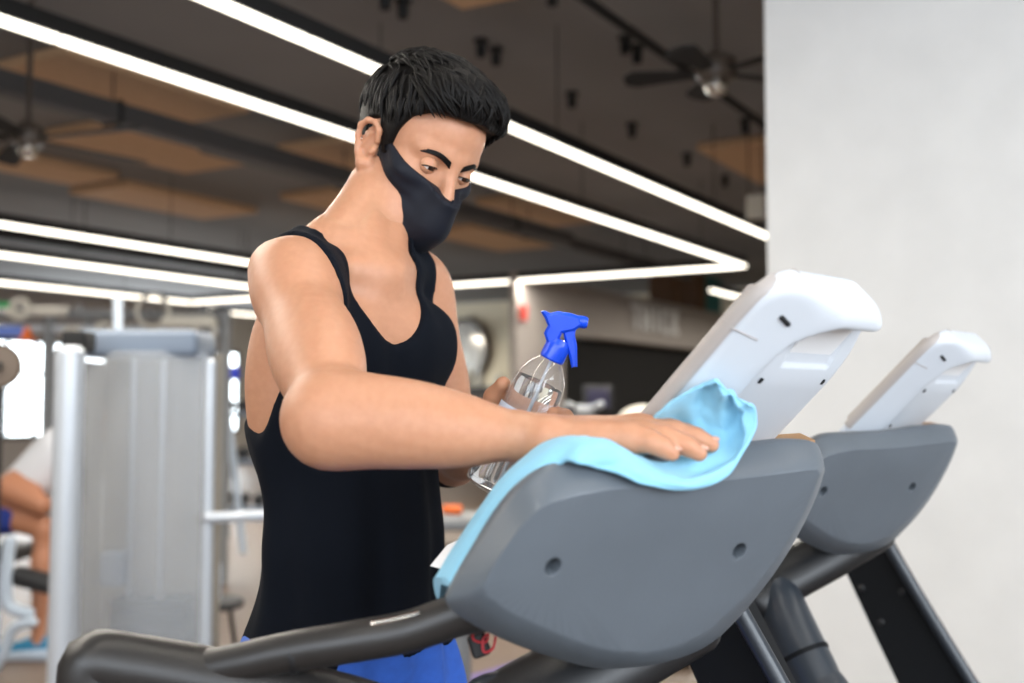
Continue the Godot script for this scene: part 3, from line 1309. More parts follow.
	part(t, "mast_joint", tube(PackedVector3Array([jm - jd * 0.004, jm + jd * 0.004]), 0.0512, 20, 0.85, tW, false).build(50), mats.plate_black, off)
	# flat black side plate with three bolts
	var pl := [[838, 556], [852, 536], [878, 524], [895, 554], [932, 620], [970, 683], [1018, 762], [948, 790], [897, 683], [870, 626]]
	var o0 := P(893, 600, 2.4)
	var pw := Vector3(0.85, 0, 0.527)                          # the plate lies along the deck
	var pn := Vector3(-0.527, 0, 0.85)
	var outl := []
	for q in pl:
		var r := ray(q[0], q[1])
		var hit := EYE + r * ((o0 - EYE).dot(pn) / r.dot(pn))
		outl.append(Vector2((hit - o0).dot(pw), hit.y - o0.y))
	outl.reverse()
	var pb := axes(pw, Vector3.UP, pn)
	var plate := part(t, "side_plate", prism(outl, 0.05, 0.004).build(30), mats.plate_black, at(o0 - pn * 0.05 - STEP - foot, pb))
	for q in [[861.5, 588], [902, 592], [881, 622]]:
		var r := ray(q[0], q[1])
		var hit := EYE + r * ((o0 - EYE).dot(pn) / r.dot(pn))
		part(plate, "bolt", lathe([[0.0075, 0.0], [0.0075, 0.003], [0.005, 0.005]], 10).build(), mats.black_plastic, at(Vector3((hit - o0).dot(pw), hit.y - o0.y, 0.05), Basis(Vector3.RIGHT, PI / 2)))
	var eg := [P(877, 526, 2.38) - STEP, P(911, 583, 2.36) - STEP, P(935, 623, 2.34) - STEP, P(972, 683, 2.31) - STEP, P(1020, 762, 2.27) - STEP]
	var egf: Vector3 = eg[4] + tN * 0.15
	egf.y = 0.18
	eg.append(egf)
	part(t, "plate_edge_trim", tube(smooth_path(eg, 4), 0.013, 10).build(50), mats.column_grey, off)
	# red safety cord with its black clip
	var cl := P(479, 645, 1.08)
	part(t, "safety_clip", rbox(Vector3(0.019, 0.024, 0.010), 0.0045).build(40), mats.dark_hole, at(cl - foot, Basis(Vector3(0.2, 0.3, 1).normalized(), 0.35)))
	part(t, "safety_cord", tube(smooth_path([P(472, 628, 1.075), P(474, 640, 1.072), P(486, 642, 1.072), P(488, 634, 1.074), P(483, 640, 1.07), P(484, 652, 1.07), P(493, 648, 1.07), P(496, 634, 1.072)], 5), 0.0013, 6).build(), mats.red_cord, off)
	# running deck, mostly below the frame
	var dx := axes(tW, Vector3.UP, tW.cross(Vector3.UP))
	part(t, "deck_frame", rbox(Vector3(0.72, 0.16, 1.9), 0.03, Vector3(0, 0.09, 0)).build(40), mats.black_plastic, at(Vector3(-tN * 0.25), dx))
	part(t, "running_belt", cbox(Vector3(0.56, 0.02, 1.8), 0.006, Vector3(0, 0.175, 0)).build(20), mats.belt, at(Vector3(-tN * 0.25), dx))
	part(t, "motor_hood", rbox(Vector3(0.68, 0.14, 0.5), 0.05, Vector3(0, 0.2, 0)).build(40), mats.black_plastic, at(Vector3(tN * 0.62), dx))
	var t2: Node3D = t.duplicate()
	t2.name = numbered("treadmill")
	add_child(t2)
	t2.position = t.position + STEP
	tag(t2, "treadmill with a bare white display beside the white wall", "treadmill", "row of treadmills")


# ---------------------------------------------------------------- the man at the treadmill

var hb := Basis()               # head: x his left, y up, z forward
var ho := Vector3()
var S := Vector3()              # between the shoulders
var mL := Vector3(); var mU := Vector3(); var mF := Vector3()
var hip := Vector3()
var fold_noise := FastNoiseLite.new()


func hl(x: float, y: float, z: float) -> Vector3:
	return ho + hb * Vector3(x, y, z)


func tl(x: float, y: float, z: float) -> Vector3:
	return S + mL * x + mU * y + mF * z


var Rs := Vector3(); var Ls := Vector3(); var Er := Vector3(); var Elf := Vector3()


func torso_field(f: Field, tb: Basis) -> void:
	f.ell(tl(0, -0.13, -0.008), tb, Vector3(0.127, 0.19, 0.090), 0.03)           # rib cage
	f.ell(tl(0, -0.34, 0.010), tb, Vector3(0.122, 0.18, 0.094), 0.06)              # waist
	f.ell(tl(0, -0.53, 0.0), tb, Vector3(0.148, 0.13, 0.106), 0.06)            # pelvis
	for s in [-1.0, 1.0]:
		var fwd := 0.02 if s < 0 else -0.02
		f.ell(tl(s * 0.066, -0.078, 0.052), tb, Vector3(0.072, 0.058, 0.036), 0.03)      # chest muscle
		f.ell(tl(s * 0.100, -0.13, -0.025), tb, Vector3(0.040, 0.12, 0.060), 0.04)       # flank
		f.cap(tl(s * 0.02, 0.058, -0.035), tl(s * 0.135, 0.020, -0.015 + fwd), 0.034, 0.032, 0.045)   # trapezius
		f.cap(tl(s * 0.015, 0.022, 0.058), tl(s * 0.13, 0.032, 0.02 + fwd), 0.011, 0.013, 0.03)      # collar bone
	f.cap(tl(0, 0.015, -0.03), tl(0, 0.01, 0.01), 0.054, 0.052, 0.05)
	f.cap(tl(0, 0.03, -0.02), hl(0, -0.05, -0.028), 0.051, 0.049, 0.04)                     # neck
	for s in [-1.0, 1.0]:                                                                     # neck muscles
		f.cap(tl(s * 0.018, 0.03, 0.045), hl(s * 0.047, -0.030, -0.036), 0.010, 0.012, 0.025)
	# the roots of the arms
	f.ell(Rs + Vector3(-0.002, -0.012, 0.004), aim(Er - Rs), Vector3(0.053, 0.076, 0.054), 0.045)
	f.cap(Rs, Er, 0.045, 0.037, 0.03)
	f.ell(Ls + Vector3(0.002, -0.012, 0), aim(Elf - Ls), Vector3(0.050, 0.074, 0.050), 0.045)
	f.cap(Ls, Elf, 0.043, 0.036, 0.03)


func tank_shape(p: Vector3, d: float) -> float:
	var q := p - S
	var x := q.dot(mL)
	var y := q.dot(mU)
	var z := q.dot(mF)
	var ax := absf(x)
	# looser towards the hem, with hanging folds
	var loose := smoothstep(-0.10, -0.48, y)
	var ang := atan2(z, x)
	var wob := sin(ang * 7.0 + y * 6.0) * 0.5 + sin(ang * 13.0 - y * 9.0 + 1.3) * 0.3 + fold_noise.get_noise_3d(x * 60.0, y * 22.0, z * 60.0) * 0.8
	var strap_pull := fold_noise.get_noise_3d(x * 160.0, y * 14.0, 3.0) * 0.0022 * smoothstep(-0.35, -0.05, y)
	d -= 0.0062 + loose * 0.010 + wob * (0.0026 + 0.0055 * loose) + strap_pull
	# neckline
	var ny := 0.055
	var neck: float
	if y < ny:
		neck = 1.0 - Vector2(ax / 0.071, (y - ny) / 0.128).length()
	else:
		neck = 1.0 - ax / 0.071
	if z < 0.0: neck = minf(neck, (y - 0.0) * 12.0)
	d = own_max(d, neck * 0.075)
	# armholes
	var cy := -0.06
	var half := lerpf(0.086, 0.165, smoothstep(0.015, -0.05, z))      # the back is cut in much further
	var tall := lerpf(0.19, 0.148, smoothstep(0.015, -0.05, z))
	var arm := 1.0 - Vector2((ax - 0.215) / half, (y - cy) / tall).length()
	if y > cy: arm = maxf(arm, (ax - 0.134) * 11.0)
	if ax > 0.215: arm = maxf(arm, 1.0 - absf(y - cy) / 0.19)
	if y > cy and ax > 0.15: arm = 1.0
	d = own_max(d, arm * 0.085)
	d = maxf(d, y - 0.16)
	return own_max(d, -(y + 0.492 + 0.006 * sin(ang * 3.0)))


func own_max(a: float, b: float) -> float:
	return smax(a, b, 0.007)


func shorts_shape(p: Vector3, d: float) -> float:
	var q := p - S
	var y := q.dot(mU)
	var ang := atan2(q.dot(mF), q.dot(mL))
	d -= 0.016 + 0.016 * smoothstep(-0.55, -0.9, y) + 0.004 * sin(ang * 11.0 + y * 8.0) + 0.004 * fold_noise.get_noise_3d(q.x * 50, q.y * 15, q.z * 50)
	d = maxf(d, y + 0.46)
	return maxf(d, -(y + 0.94))


func head_field(f: Field, nose := true) -> void:
	f.ell(hl(0, 0.038, -0.018), hb, Vector3(0.074, 0.083, 0.097), 0.02)
	f.ell(hl(0, 0.042, 0.026), hb, Vector3(0.066, 0.058, 0.062), 0.03)
	f.ell(hl(0, -0.028, 0.030), hb, Vector3(0.060, 0.076, 0.056), 0.03)
	f.ell(hl(0, -0.072, 0.030), hb, Vector3(0.052, 0.046, 0.050), 0.03)
	for s in [-1.0, 1.0]:
		f.cap(hl(s * 0.054, -0.058, -0.004), hl(s * 0.02, -0.098, 0.06), 0.016, 0.018, 0.03)
		f.ell(hl(s * 0.047, -0.022, 0.050), hb, Vector3(0.020, 0.017, 0.020), 0.02)
	f.cap(hl(-0.008, -0.1, 0.064), hl(0.008, -0.1, 0.064), 0.02, 0.02, 0.02)
	if nose:
		for s in [-1.0, 1.0]:
			f.cap(hl(s * 0.012, 0.019, 0.0825), hl(s * 0.046, 0.0195, 0.064), 0.0085, 0.0085, 0.014)
			f.ell(hl(s * 0.032, 0.0, 0.097), hb, Vector3(0.0185, 0.0125, 0.0155), 0.012, true)
		f.cap(hl(0, 0.014, 0.084), hl(0, -0.034, 0.103), 0.0068, 0.0105, 0.014)
		for s in [-1.0, 1.0]: f.ell(hl(s * 0.012, -0.04, 0.095), hb, Vector3(0.009, 0.008, 0.010), 0.008)


func he(x: float, y: float, z: float) -> Vector3:      # ears sit a little lower and further forward
	return hl(x, y - 0.009, z + 0.003)


func ear(f: Field, s: float) -> void:
	var pts := [Vector3(0.0765, -0.030, 0.002), Vector3(0.083, -0.034, -0.006), Vector3(0.087, -0.022, -0.017), Vector3(0.091, 0.0, -0.026), Vector3(0.092, 0.017, -0.027), Vector3(0.090, 0.029, -0.018), Vector3(0.085, 0.031, -0.005), Vector3(0.080, 0.022, 0.004), Vector3(0.077, 0.006, 0.005)]
	f.ell(he(s * 0.0785, -0.001, -0.010), hb * Basis(Vector3.UP, s * -0.4), Vector3(0.0045, 0.026, 0.0155), 0.005)
	f.ell(he(s * 0.0985, 0.002, -0.010), hb, Vector3(0.0135, 0.019, 0.0125), 0.004, true)
	for i in pts.size() - 1:
		var r := 0.0058 if i < 2 else 0.0042
		f.cap(he(s * (pts[i].x + 0.002), pts[i].y * 0.92, pts[i].z * 0.95), he(s * (pts[i + 1].x + 0.002), pts[i + 1].y * 0.92, pts[i + 1].z * 0.95), r, 0.0042, 0.004)
	f.cap(he(s * 0.0840, 0.014, -0.008), he(s * 0.0850, -0.008, -0.016), 0.0032, 0.0034, 0.004)
	f.cap(he(s * 0.0785, -0.008, 0.003), he(s * 0.0800, -0.013, 0.001), 0.0045, 0.0040, 0.004)


var hair_line := [[-0.13, -0.075], [-0.062, -0.075], [-0.042, -0.045], [-0.032, 0.018], [-0.004, 0.030], [0.004, 0.0], [0.010, -0.016], [0.024, -0.012], [0.034, 0.028], [0.046, 0.052], [0.066, 0.068], [0.10, 0.078]]


func hair_shape(p: Vector3, d: float) -> float:
	var q := (p - ho) * hb
	# strands: ridges that run from the crown forwards
	var n := fold_noise.get_noise_3d(q.x * 420.0 + q.z * 60.0, q.y * 90.0, q.z * 70.0)
	var n2 := fold_noise.get_noise_3d(q.x * 900.0, q.y * 160.0 + 50.0, q.z * 160.0)
	d -= 0.0032 + 0.004 * n + 0.002 * n2
	var y := -0.075
	for i in hair_line.size() - 1:
		if q.z >= hair_line[i][0]:
			y = lerpf(hair_line[i][1], hair_line[i + 1][1], clampf((q.z - hair_line[i][0]) / (hair_line[i + 1][0] - hair_line[i][0]), 0, 1))
	y += 0.004 * fold_noise.get_noise_3d(q.x * 300.0, 0.0, q.z * 300.0)
	return maxf(d, (y - q.y) * 0.8)


func mask_shape(p: Vector3, d: float) -> float:
	var q := (p - ho) * hb
	d -= 0.0035 + 0.0008 * sin((q.y * 0.9 + q.z * 0.5) * 300.0 + absf(q.x) * 60.0) * smoothstep(0.02, 0.06, absf(q.x))
	d = maxf(d, q.y - (-0.029 + (0.115 - q.z) * 0.33 - 0.004 * cos(q.x * 40.0)))
	d = maxf(d, -0.124 + (0.075 - q.z) * 0.74 - q.y)
	return maxf(d, -0.003 - q.z)


func finger(f: Field, pts: Array, r0: float, r1: float, k := 0.007) -> void:
	for i in pts.size() - 1:
		f.cap(pts[i], pts[i + 1], lerpf(r0, r1, float(i) / (pts.size() - 1)), lerpf(r0, r1, float(i + 1) / (pts.size() - 1)), k if i > 0 else 0.012)


func build_man() -> void:
	fold_noise.seed = 11
	fold_noise.frequency = 0.05
	fold_noise.fractal_octaves = 2
	hb = Basis(Vector3.UP, deg_to_rad(42.0)) * Basis(Vector3.RIGHT, deg_to_rad(30.0)) * Basis(Vector3.BACK, deg_to_rad(-7.0))
	ho = P(418, 152, 1.59)
	Rs = P(298, 283, 1.36)
	Ls = P(418, 292, 1.66)
	S = (Rs + Ls) / 2 + Vector3(-0.012, 0, 0)
	hip = P(346, 672, 1.55)
	mU = (S - hip).normalized()
	var f0 := Vector3(0.75, 0, 0.66)
	mL = mU.cross(f0).normalized()
	mF = mL.cross(mU)
	var tb := axes(mL, mU, mF)
	var E := P(332, 420, 1.13)
	Er = E
	var Wr := P(546, 438.5, 1.085)
	var El := P(452, 458, 1.71)
	Elf = El
	var Wl := P(503, 428, 1.47)

	# --- body: one field for trunk, arms and legs
	var f := Field.new()
	torso_field(f, tb)
	var ad := (E - Rs).normalized()
	f.ell(Rs.lerp(E, 0.55) + Vector3(0.016, 0.004, 0.012), aim(ad), Vector3(0.036, 0.088, 0.038), 0.03)        # biceps
	f.ell(Rs.lerp(E, 0.50) + Vector3(-0.014, -0.006, -0.012), aim(ad), Vector3(0.037, 0.095, 0.038), 0.03)     # triceps
	f.ell(E + Vector3(-0.004, -0.006, 0.0), Basis(), Vector3(0.036, 0.036, 0.036), 0.03)
	var fd := Wr - E
	f.cap(E, E + fd * 0.62, 0.040, 0.030, 0.03)
	f.ell(E + fd * 0.26 + Vector3(0, 0.004, 0.006), aim(fd), Vector3(0.043, 0.095, 0.040), 0.03)               # forearm bulge
	for o in [-0.009, 0.009]:
		f.cap(E + fd * 0.55, Wr + Vector3(0, 0, o), 0.027, 0.0185, 0.02)
	# left arm
	f.ell(Ls.lerp(El, 0.5), aim(El - Ls), Vector3(0.046, 0.10, 0.046), 0.03)
	f.cap(El, El.lerp(Wl, 0.4), 0.039, 0.038, 0.03)
	f.cap(El.lerp(Wl, 0.3), Wl, 0.037, 0.024, 0.03)
	# legs, standing on the running belt
	for s in [-1.0, 1.0]:
		var hj := tl(s * 0.088, -0.60, 0.0)
		var kn: Vector3 = hj + Vector3(0.0, -0.41, 0) + f0 * 0.03 + mL * s * 0.03
		var an: Vector3 = kn + Vector3(0, -0.40, 0) - f0 * 0.03
		an.y = 0.284
		f.cap(hj, kn, 0.085, 0.055, 0.05)
		f.cap(kn, an, 0.052, 0.036, 0.03)
		f.ell(kn.lerp(an, 0.3) - f0 * 0.02, aim(kn - an), Vector3(0.05, 0.12, 0.05), 0.03)
		f.cap(an - f0 * 0.03 - Vector3(0, 0.04, 0), an + f0 * 0.15 - Vector3(0, 0.055, 0), 0.032, 0.026, 0.03)
	var skin := Net.new()
	skin.add(f.net(0.008))

	# --- right hand, flat on the towel, little finger towards the camera
	var h := Field.new()
	for o in [-0.009, 0.009]:
		h.cap(E + fd * 0.86, Wr + Vector3(0, 0, o), 0.0215, 0.0185, 0.02)
	var mcp := [P(629, 438, 1.045), P(638, 434.5, 1.063), P(642, 430.5, 1.085), P(636, 428.5, 1.098)]
	for i in 4:
		h.cap(Wr + Vector3(0.004, -0.001, 0.014 - 0.010 * i), mcp[i], 0.0165, 0.0115, 0.016)
	h.ell((Wr + mcp[1] + mcp[2]) / 3.0 + Vector3(0.004, -0.004, 0), Basis(), Vector3(0.045, 0.015, 0.04), 0.015)
	finger(h, [mcp[0], P(650, 441.5, 1.036), P(663, 447.5, 1.034), P(672, 453.5, 1.034)], 0.0105, 0.0076)
	finger(h, [mcp[1], P(667, 437.5, 1.055), P(685, 445, 1.051), P(699, 453, 1.049)], 0.0112, 0.0083)
	finger(h, [mcp[2], P(674, 431.5, 1.079), P(695, 437.5, 1.076), P(711, 444.5, 1.073)], 0.0115, 0.0083)
	finger(h, [mcp[3], P(666, 430, 1.094), P(687, 434.5, 1.090), P(701, 440, 1.087)], 0.0115, 0.0083)
	finger(h, [P(575, 437, 1.09), P(594, 436, 1.100), P(607, 438, 1.104), P(618, 441, 1.104)], 0.0155, 0.0095, 0.012)
	skin.add(h.net(0.003))

	# --- left hand round the bottle
	bottle_axis()
	var g := Field.new()
	g.cap(El.lerp(Wl, 0.84), Wl, 0.0265, 0.024, 0.02)
	var palm := bt(0.080) + bBack * 0.054
	g.cap(Wl, palm + bUp * 0.02, 0.023, 0.018, 0.025)
	g.cap(Wl, palm - bUp * 0.022, 0.023, 0.017, 0.025)
	for i in 4:
		var t := 0.114 - 0.020 * i
		var m := bt(t) + bBack * 0.044 + bRight * 0.017
		g.cap(palm + bUp * (0.018 - 0.013 * i), m, 0.016, 0.0115, 0.014)
		var wrap := [0.0, 0.10, 0.2, 0.1][i] as float
		finger(g, [m, bt(t + 0.006) + bBack * 0.022 + bRight * 0.0475, bt(t + 0.010) - bBack * 0.014 + bRight * (0.0465 - wrap * 0.02), bt(t + 0.011) - bBack * (0.037 + wrap * 0.02) + bRight * (0.030 - wrap * 0.05)], 0.0105, 0.0088)
	finger(g, [Wl.lerp(palm, 0.35), P(500, 414, 1.43), P(495, 398, 1.405), P(503, 384, 1.385)], 0.017, 0.0098, 0.014)
	skin.add(g.net(0.003))

	# --- head
	var hf := Field.new()
	head_field(hf)
	ear(hf, -1.0)
	ear(hf, 1.0)
	hf.cap(tl(0, 0.06, -0.02), hl(0, -0.05, -0.028), 0.051, 0.049, 0.03)
	skin.add(hf.net(0.003))
	# eyelids
	for s in [-1.0, 1.0]:
		var lid := Geo.new()
		var c := hl(s * 0.032, 0.0, 0.0725)
		for band in [[0.04, 1.35], [-1.3, -0.42]]:
			var rows := []
			for j in 6:
				var row := PackedVector3Array()
				for i in 13:
					var az := lerpf(-1.5, 1.5, i / 12.0)
					var edge: float = band[0] if band[0] > 0.0 else band[1]
					var el := lerpf(band[0], band[1], j / 5.0)
					var droop := -0.24 * (az / 1.2) * (az / 1.2) if band[0] > 0.0 else 0.30 * (az / 1.2) * (az / 1.2)
					var e2 := el + droop * (1.0 - absf(el - edge) / 1.2)
					row.append(c + hb * (Vector3(sin(az) * cos(e2), sin(e2), cos(az) * cos(e2)) * 0.0142))
				rows.append(row)
			lid.loft(rows, false)
		skin.add_geo(lid)

	var man := thing("person", "man in black tank top and black face mask wiping the treadmill console", "person", at(Vector3(hip.x, 0.19, hip.z)))
	var off := at(-man.position)
	var body := part(man, "body", skin.build(), mats.skin, off)
	tag(body, "bare skin of arms, neck and face", "")
	for s in [-1.0, 1.0]:
		var look := hb * Basis(Vector3.RIGHT, 0.20) * Basis(Vector3.UP, 0.10)
		var ec := hl(s * 0.032, 0.0, 0.0725)
		var eye := part(body, "eye", sphere(Vector3.ONE * 0.0128, ec, 20).build(60), mats.eye_white)
		var ir := Geo.new()
		var rings := []
		for k in [[0.0, 0.0134], [0.12, 0.0134], [0.3, 0.0132], [0.56, 0.0129]]:
			rings.append(ring(ec + look * Vector3(0, 0, cos(k[0]) * k[1]), look * Vector3(maxf(sin(k[0]), 0.0001) * k[1], 0, 0), look * Vector3(0, maxf(sin(k[0]), 0.0001) * k[1], 0), 16))
		rings.reverse()
		ir.loft(rings, true, false, true)
		part(eye, "iris", ir.build(60), mats.iris)
		var bp := smooth_path([hl(s * 0.010, 0.0105, 0.0925), hl(s * 0.022, 0.0155, 0.0915), hl(s * 0.036, 0.0195, 0.0845), hl(s * 0.054, 0.0135, 0.068)], 5)
		var brow := Geo.new()
		for i in bp.size() - 2:
			var u := float(i) / bp.size()
			for k in 3:
				var root_p := bp[i] + hb * Vector3(0, (k - 1) * 0.0032 * (1.0 - 0.6 * u), 0.0)
				var tip := bp[mini(i + 3, bp.size() - 1)] + hb * Vector3(0, (k - 1) * 0.0012 + 0.0012, 0.0006)
				brow.add(tube(PackedVector3Array([root_p, root_p.lerp(tip, 0.5) + hb * Vector3(0, 0.0006, 0.0008), tip]), PackedFloat32Array([0.0015, 0.0019, 0.0005]), 5, 1.0, Vector3.ZERO, false), Transform3D())
		part(body, "eyebrow", brow.build(60), mats.hair)
		var lash := []
		for i in 9:
			var az := lerpf(-1.15, 1.15, i / 8.0)
			var e2 := 0.03 - 0.24 * (az / 1.2) * (az / 1.2)
			lash.append(ec + hb * (Vector3(sin(az) * cos(e2), sin(e2), cos(az) * cos(e2)) * 0.0146))
		part(body, "eyelashes", tube(smooth_path(lash, 3), 0.0009, 6).build(60), mats.hair)
	# finger nails that show: three on the towel, two round the bottle
	for q in [[P(673, 453.5, 1.034), P(663, 447.5, 1.034)], [P(700, 453, 1.049), P(685, 445, 1.051)], [P(712, 444.5, 1.073), P(695, 437.5, 1.076)], [P(504, 384, 1.385), P(495, 398, 1.405)]]:
		var fdir: Vector3 = (q[0] - q[1]).normalized()
		var up := (Vector3(0, 1, 0.25) - fdir * fdir.dot(Vector3(0, 1, 0.25))).normalized()
		part(body, "fingernail", sphere(Vector3(0.0048, 0.0022, 0.0062), q[0] + up * 0.0064 - fdir * 0.0005, 12, axes(fdir.cross(up), up, -fdir) * Basis(Vector3.RIGHT, 0.25)).build(60), mats.nail)
	# --- hair
	var hh := ScalpSolid.new()
	hh.own = self
	head_field(hh, false)
	hh.ell(hl(0, 0.043, -0.018), hb, Vector3(0.0770, 0.084, 0.099), 0.02)
	hh.ell(hl(0, 0.085, 0.008), hb, Vector3(0.062, 0.044, 0.084), 0.03)
	hh.cap(hl(-0.038, 0.086, 0.060), hl(0.040, 0.084, 0.060), 0.014, 0.014, 0.03)
	hh.ell(hl(0.0, 0.098, 0.052), hb, Vector3(0.048, 0.020, 0.026), 0.02)
	var hn := Net.new()
	hn.add(hh.net(0.0038))
	var rng := RandomNumberGenerator.new()
	rng.seed = 21
	var last := hh.ty.size()
	var every := PackedInt32Array([0, 1, last - 4, last - 3, last - 2, last - 1])
	for n in 900:
		var th := rng.randf_range(-1.0, 1.0)
		var fine := n % 2 == 0
		var front := false
		var p := Vector3(th * 0.076, 0.13 - 0.07 * th * th, rng.randf_range(-0.09, 0.068))
		var dirv := Vector3(th * 0.4 + rng.randf_range(-0.5, 0.5) + 0.25, 0.0, 1.0).normalized()
		if n > 600:                                       # the fringe above the forehead and temples
			p = Vector3(th * 0.062, 0.11 - 0.02 * th * th, rng.randf_range(0.035, 0.075) - 0.03 * th * th)
			dirv = Vector3(th * 0.3 + rng.randf_range(-0.6, 0.6) + 0.3, -0.35, 1.0).normalized()
			front = true
		elif absf(th) > 0.72: dirv = Vector3(0.1 * th, -0.8, 0.45 + rng.randf_range(-0.25, 0.25)).normalized()
		var path := []
		var len := rng.randf_range(0.032, 0.06)
		var lift := rng.randf_range(0.003, 0.0075) if absf(th) < 0.72 else rng.randf_range(0.0028, 0.0042)
		if front:
			lift = rng.randf_range(0.003, 0.009)
			len = rng.randf_range(0.055, 0.085)
		for k in 6:
			var wp := ho + hb * p
			for it in 2:
				var d0 := hh.solid(wp, every)
				var e := 0.002
				var gr := Vector3(hh.solid(wp + Vector3(e, 0, 0), every), hh.solid(wp + Vector3(0, e, 0), every), hh.solid(wp + Vector3(0, 0, e), every)) - Vector3.ONE * d0
				wp -= gr.normalized() * (d0 - 0.0035 - lift * (0.35 + 0.65 * sin(PI * (0.15 + 0.62 * k / 5.0))))
			var q := (wp - ho) * hb
			var line := 0.0
			for i in hair_line.size() - 1:
				if q.z >= hair_line[i][0]: line = lerpf(hair_line[i][1], hair_line[i + 1][1], clampf((q.z - hair_line[i][0]) / (hair_line[i + 1][0] - hair_line[i][0]), 0, 1))
			if q.y < line - (0.009 if q.z > 0.05 else 0.003) and k > 0: break
			path.append(wp)
			dirv = (dirv + Vector3(rng.randf_range(-0.3, 0.3) + 0.06, -0.04, 0.0)).normalized()
			p = q + dirv * len / 5.0
		if path.size() < 3: continue
		var sp := smooth_path(path, 2)
		var rr := PackedFloat32Array()
		for i in sp.size():
			var u := float(i) / (sp.size() - 1)
			rr.append((0.0019 if fine else 0.0036) * (0.12 + 0.88 * sin(PI * minf(u * 0.8 + 0.2, 1.0))))
		hn.add_geo(tube(sp, rr, 5, 1.0, Vector3.ZERO, false))
	tag(part(man, "hair", hn.build(), mats.hair, off), "short black hair brushed forward", "")
	# --- mask
	var mk := CoverSolid.new()
	mk.own = self
	head_field(mk, false)
	mk.cap(hl(0, -0.030, 0.106), hl(0, -0.078, 0.097), 0.0165, 0.018, 0.035)
	mk.cap(hl(0, -0.075, 0.094), hl(0, -0.112, 0.072), 0.015, 0.012, 0.025)
	var mn := Net.new()
	mn.add(mk.net(0.003))
	var msk := part(man, "face_mask", mn.build(), mats.mask_cloth, off)
	tag(msk, "black cloth face mask", "")
	var seam := []
	for q in [Vector3(0, -0.030, 0.1165), Vector3(0, -0.055, 0.1165), Vector3(0, -0.078, 0.1135), Vector3(0, -0.098, 0.1005), Vector3(0, -0.117, 0.087)]: seam.append(hl(q.x, q.y, q.z))
	part(msk, "seam", tube(smooth_path(seam, 4), 0.0016, 6).build(), mats.mask_cloth)
	for s in [-1.0, 1.0]:
		var lp := []
		for q in [Vector3(0.073, 0.004, 0.010), Vector3(0.078, 0.022, 0.006), Vector3(0.079, 0.034, -0.010), Vector3(0.076, 0.026, -0.026), Vector3(0.073, 0.0, -0.028), Vector3(0.068, -0.030, -0.020), Vector3(0.066, -0.046, -0.004), Vector3(0.062, -0.05, 0.014)]: lp.append(hl(s * q.x, q.y, q.z))
		part(msk, "ear_loop", tube(smooth_path(lp, 4), 0.0022, 6).build(), mats.mask_cloth)
	# --- clothes
	var tk := VestSolid.new()
	tk.own = self
	torso_field(tk, tb)
	tk.lo -= Vector3.ONE * 0.02
	tk.hi += Vector3.ONE * 0.02
	var tn := Net.new()
	tn.add(tk.net(0.0055))
	tag(part(man, "tank_top", tn.build(), mats.tank_cloth, off), "black sleeveless tank top with deep armholes", "")
	var sh := TrunksSolid.new()
	sh.own = self
	sh.ell(tl(0, -0.53, 0.0), tb, Vector3(0.150, 0.135, 0.108), 0.06)
	sh.ell(tl(0, -0.34, 0.010), tb, Vector3(0.122, 0.18, 0.094), 0.06)
	for s in [-1.0, 1.0]:
		var hj := tl(s * 0.088, -0.60, 0.0)
		sh.cap(hj, hj + Vector3(0.0, -0.41, 0) + f0 * 0.03 + mL * s * 0.03, 0.092, 0.075, 0.05)
	var sn := Net.new()
	sn.add(sh.net(0.009))
	tag(part(man, "shorts", sn.build(), mats.shorts_cloth, off), "bright blue sports shorts", "")


# ---------------------------------------------------------------- spray bottle in his left hand

var b0 := Vector3(); var bUp := Vector3(); var bRight := Vector3(); var bBack := Vector3()


func bottle_axis() -> void:
	b0 = P(489, 489, 1.385)
	var top := P(556, 350, 1.36)
	bUp = (top - b0).normalized()
	bBack = Vector3(0, 0, -1)
	bBack = (bBack - bUp * bBack.dot(bUp)).normalized()
	bRight = bUp.cross(-bBack).normalized()
	if bRight.x < 0: bRight = -bRight


func bt(t: float) -> Vector3:
	return b0 + bUp * t


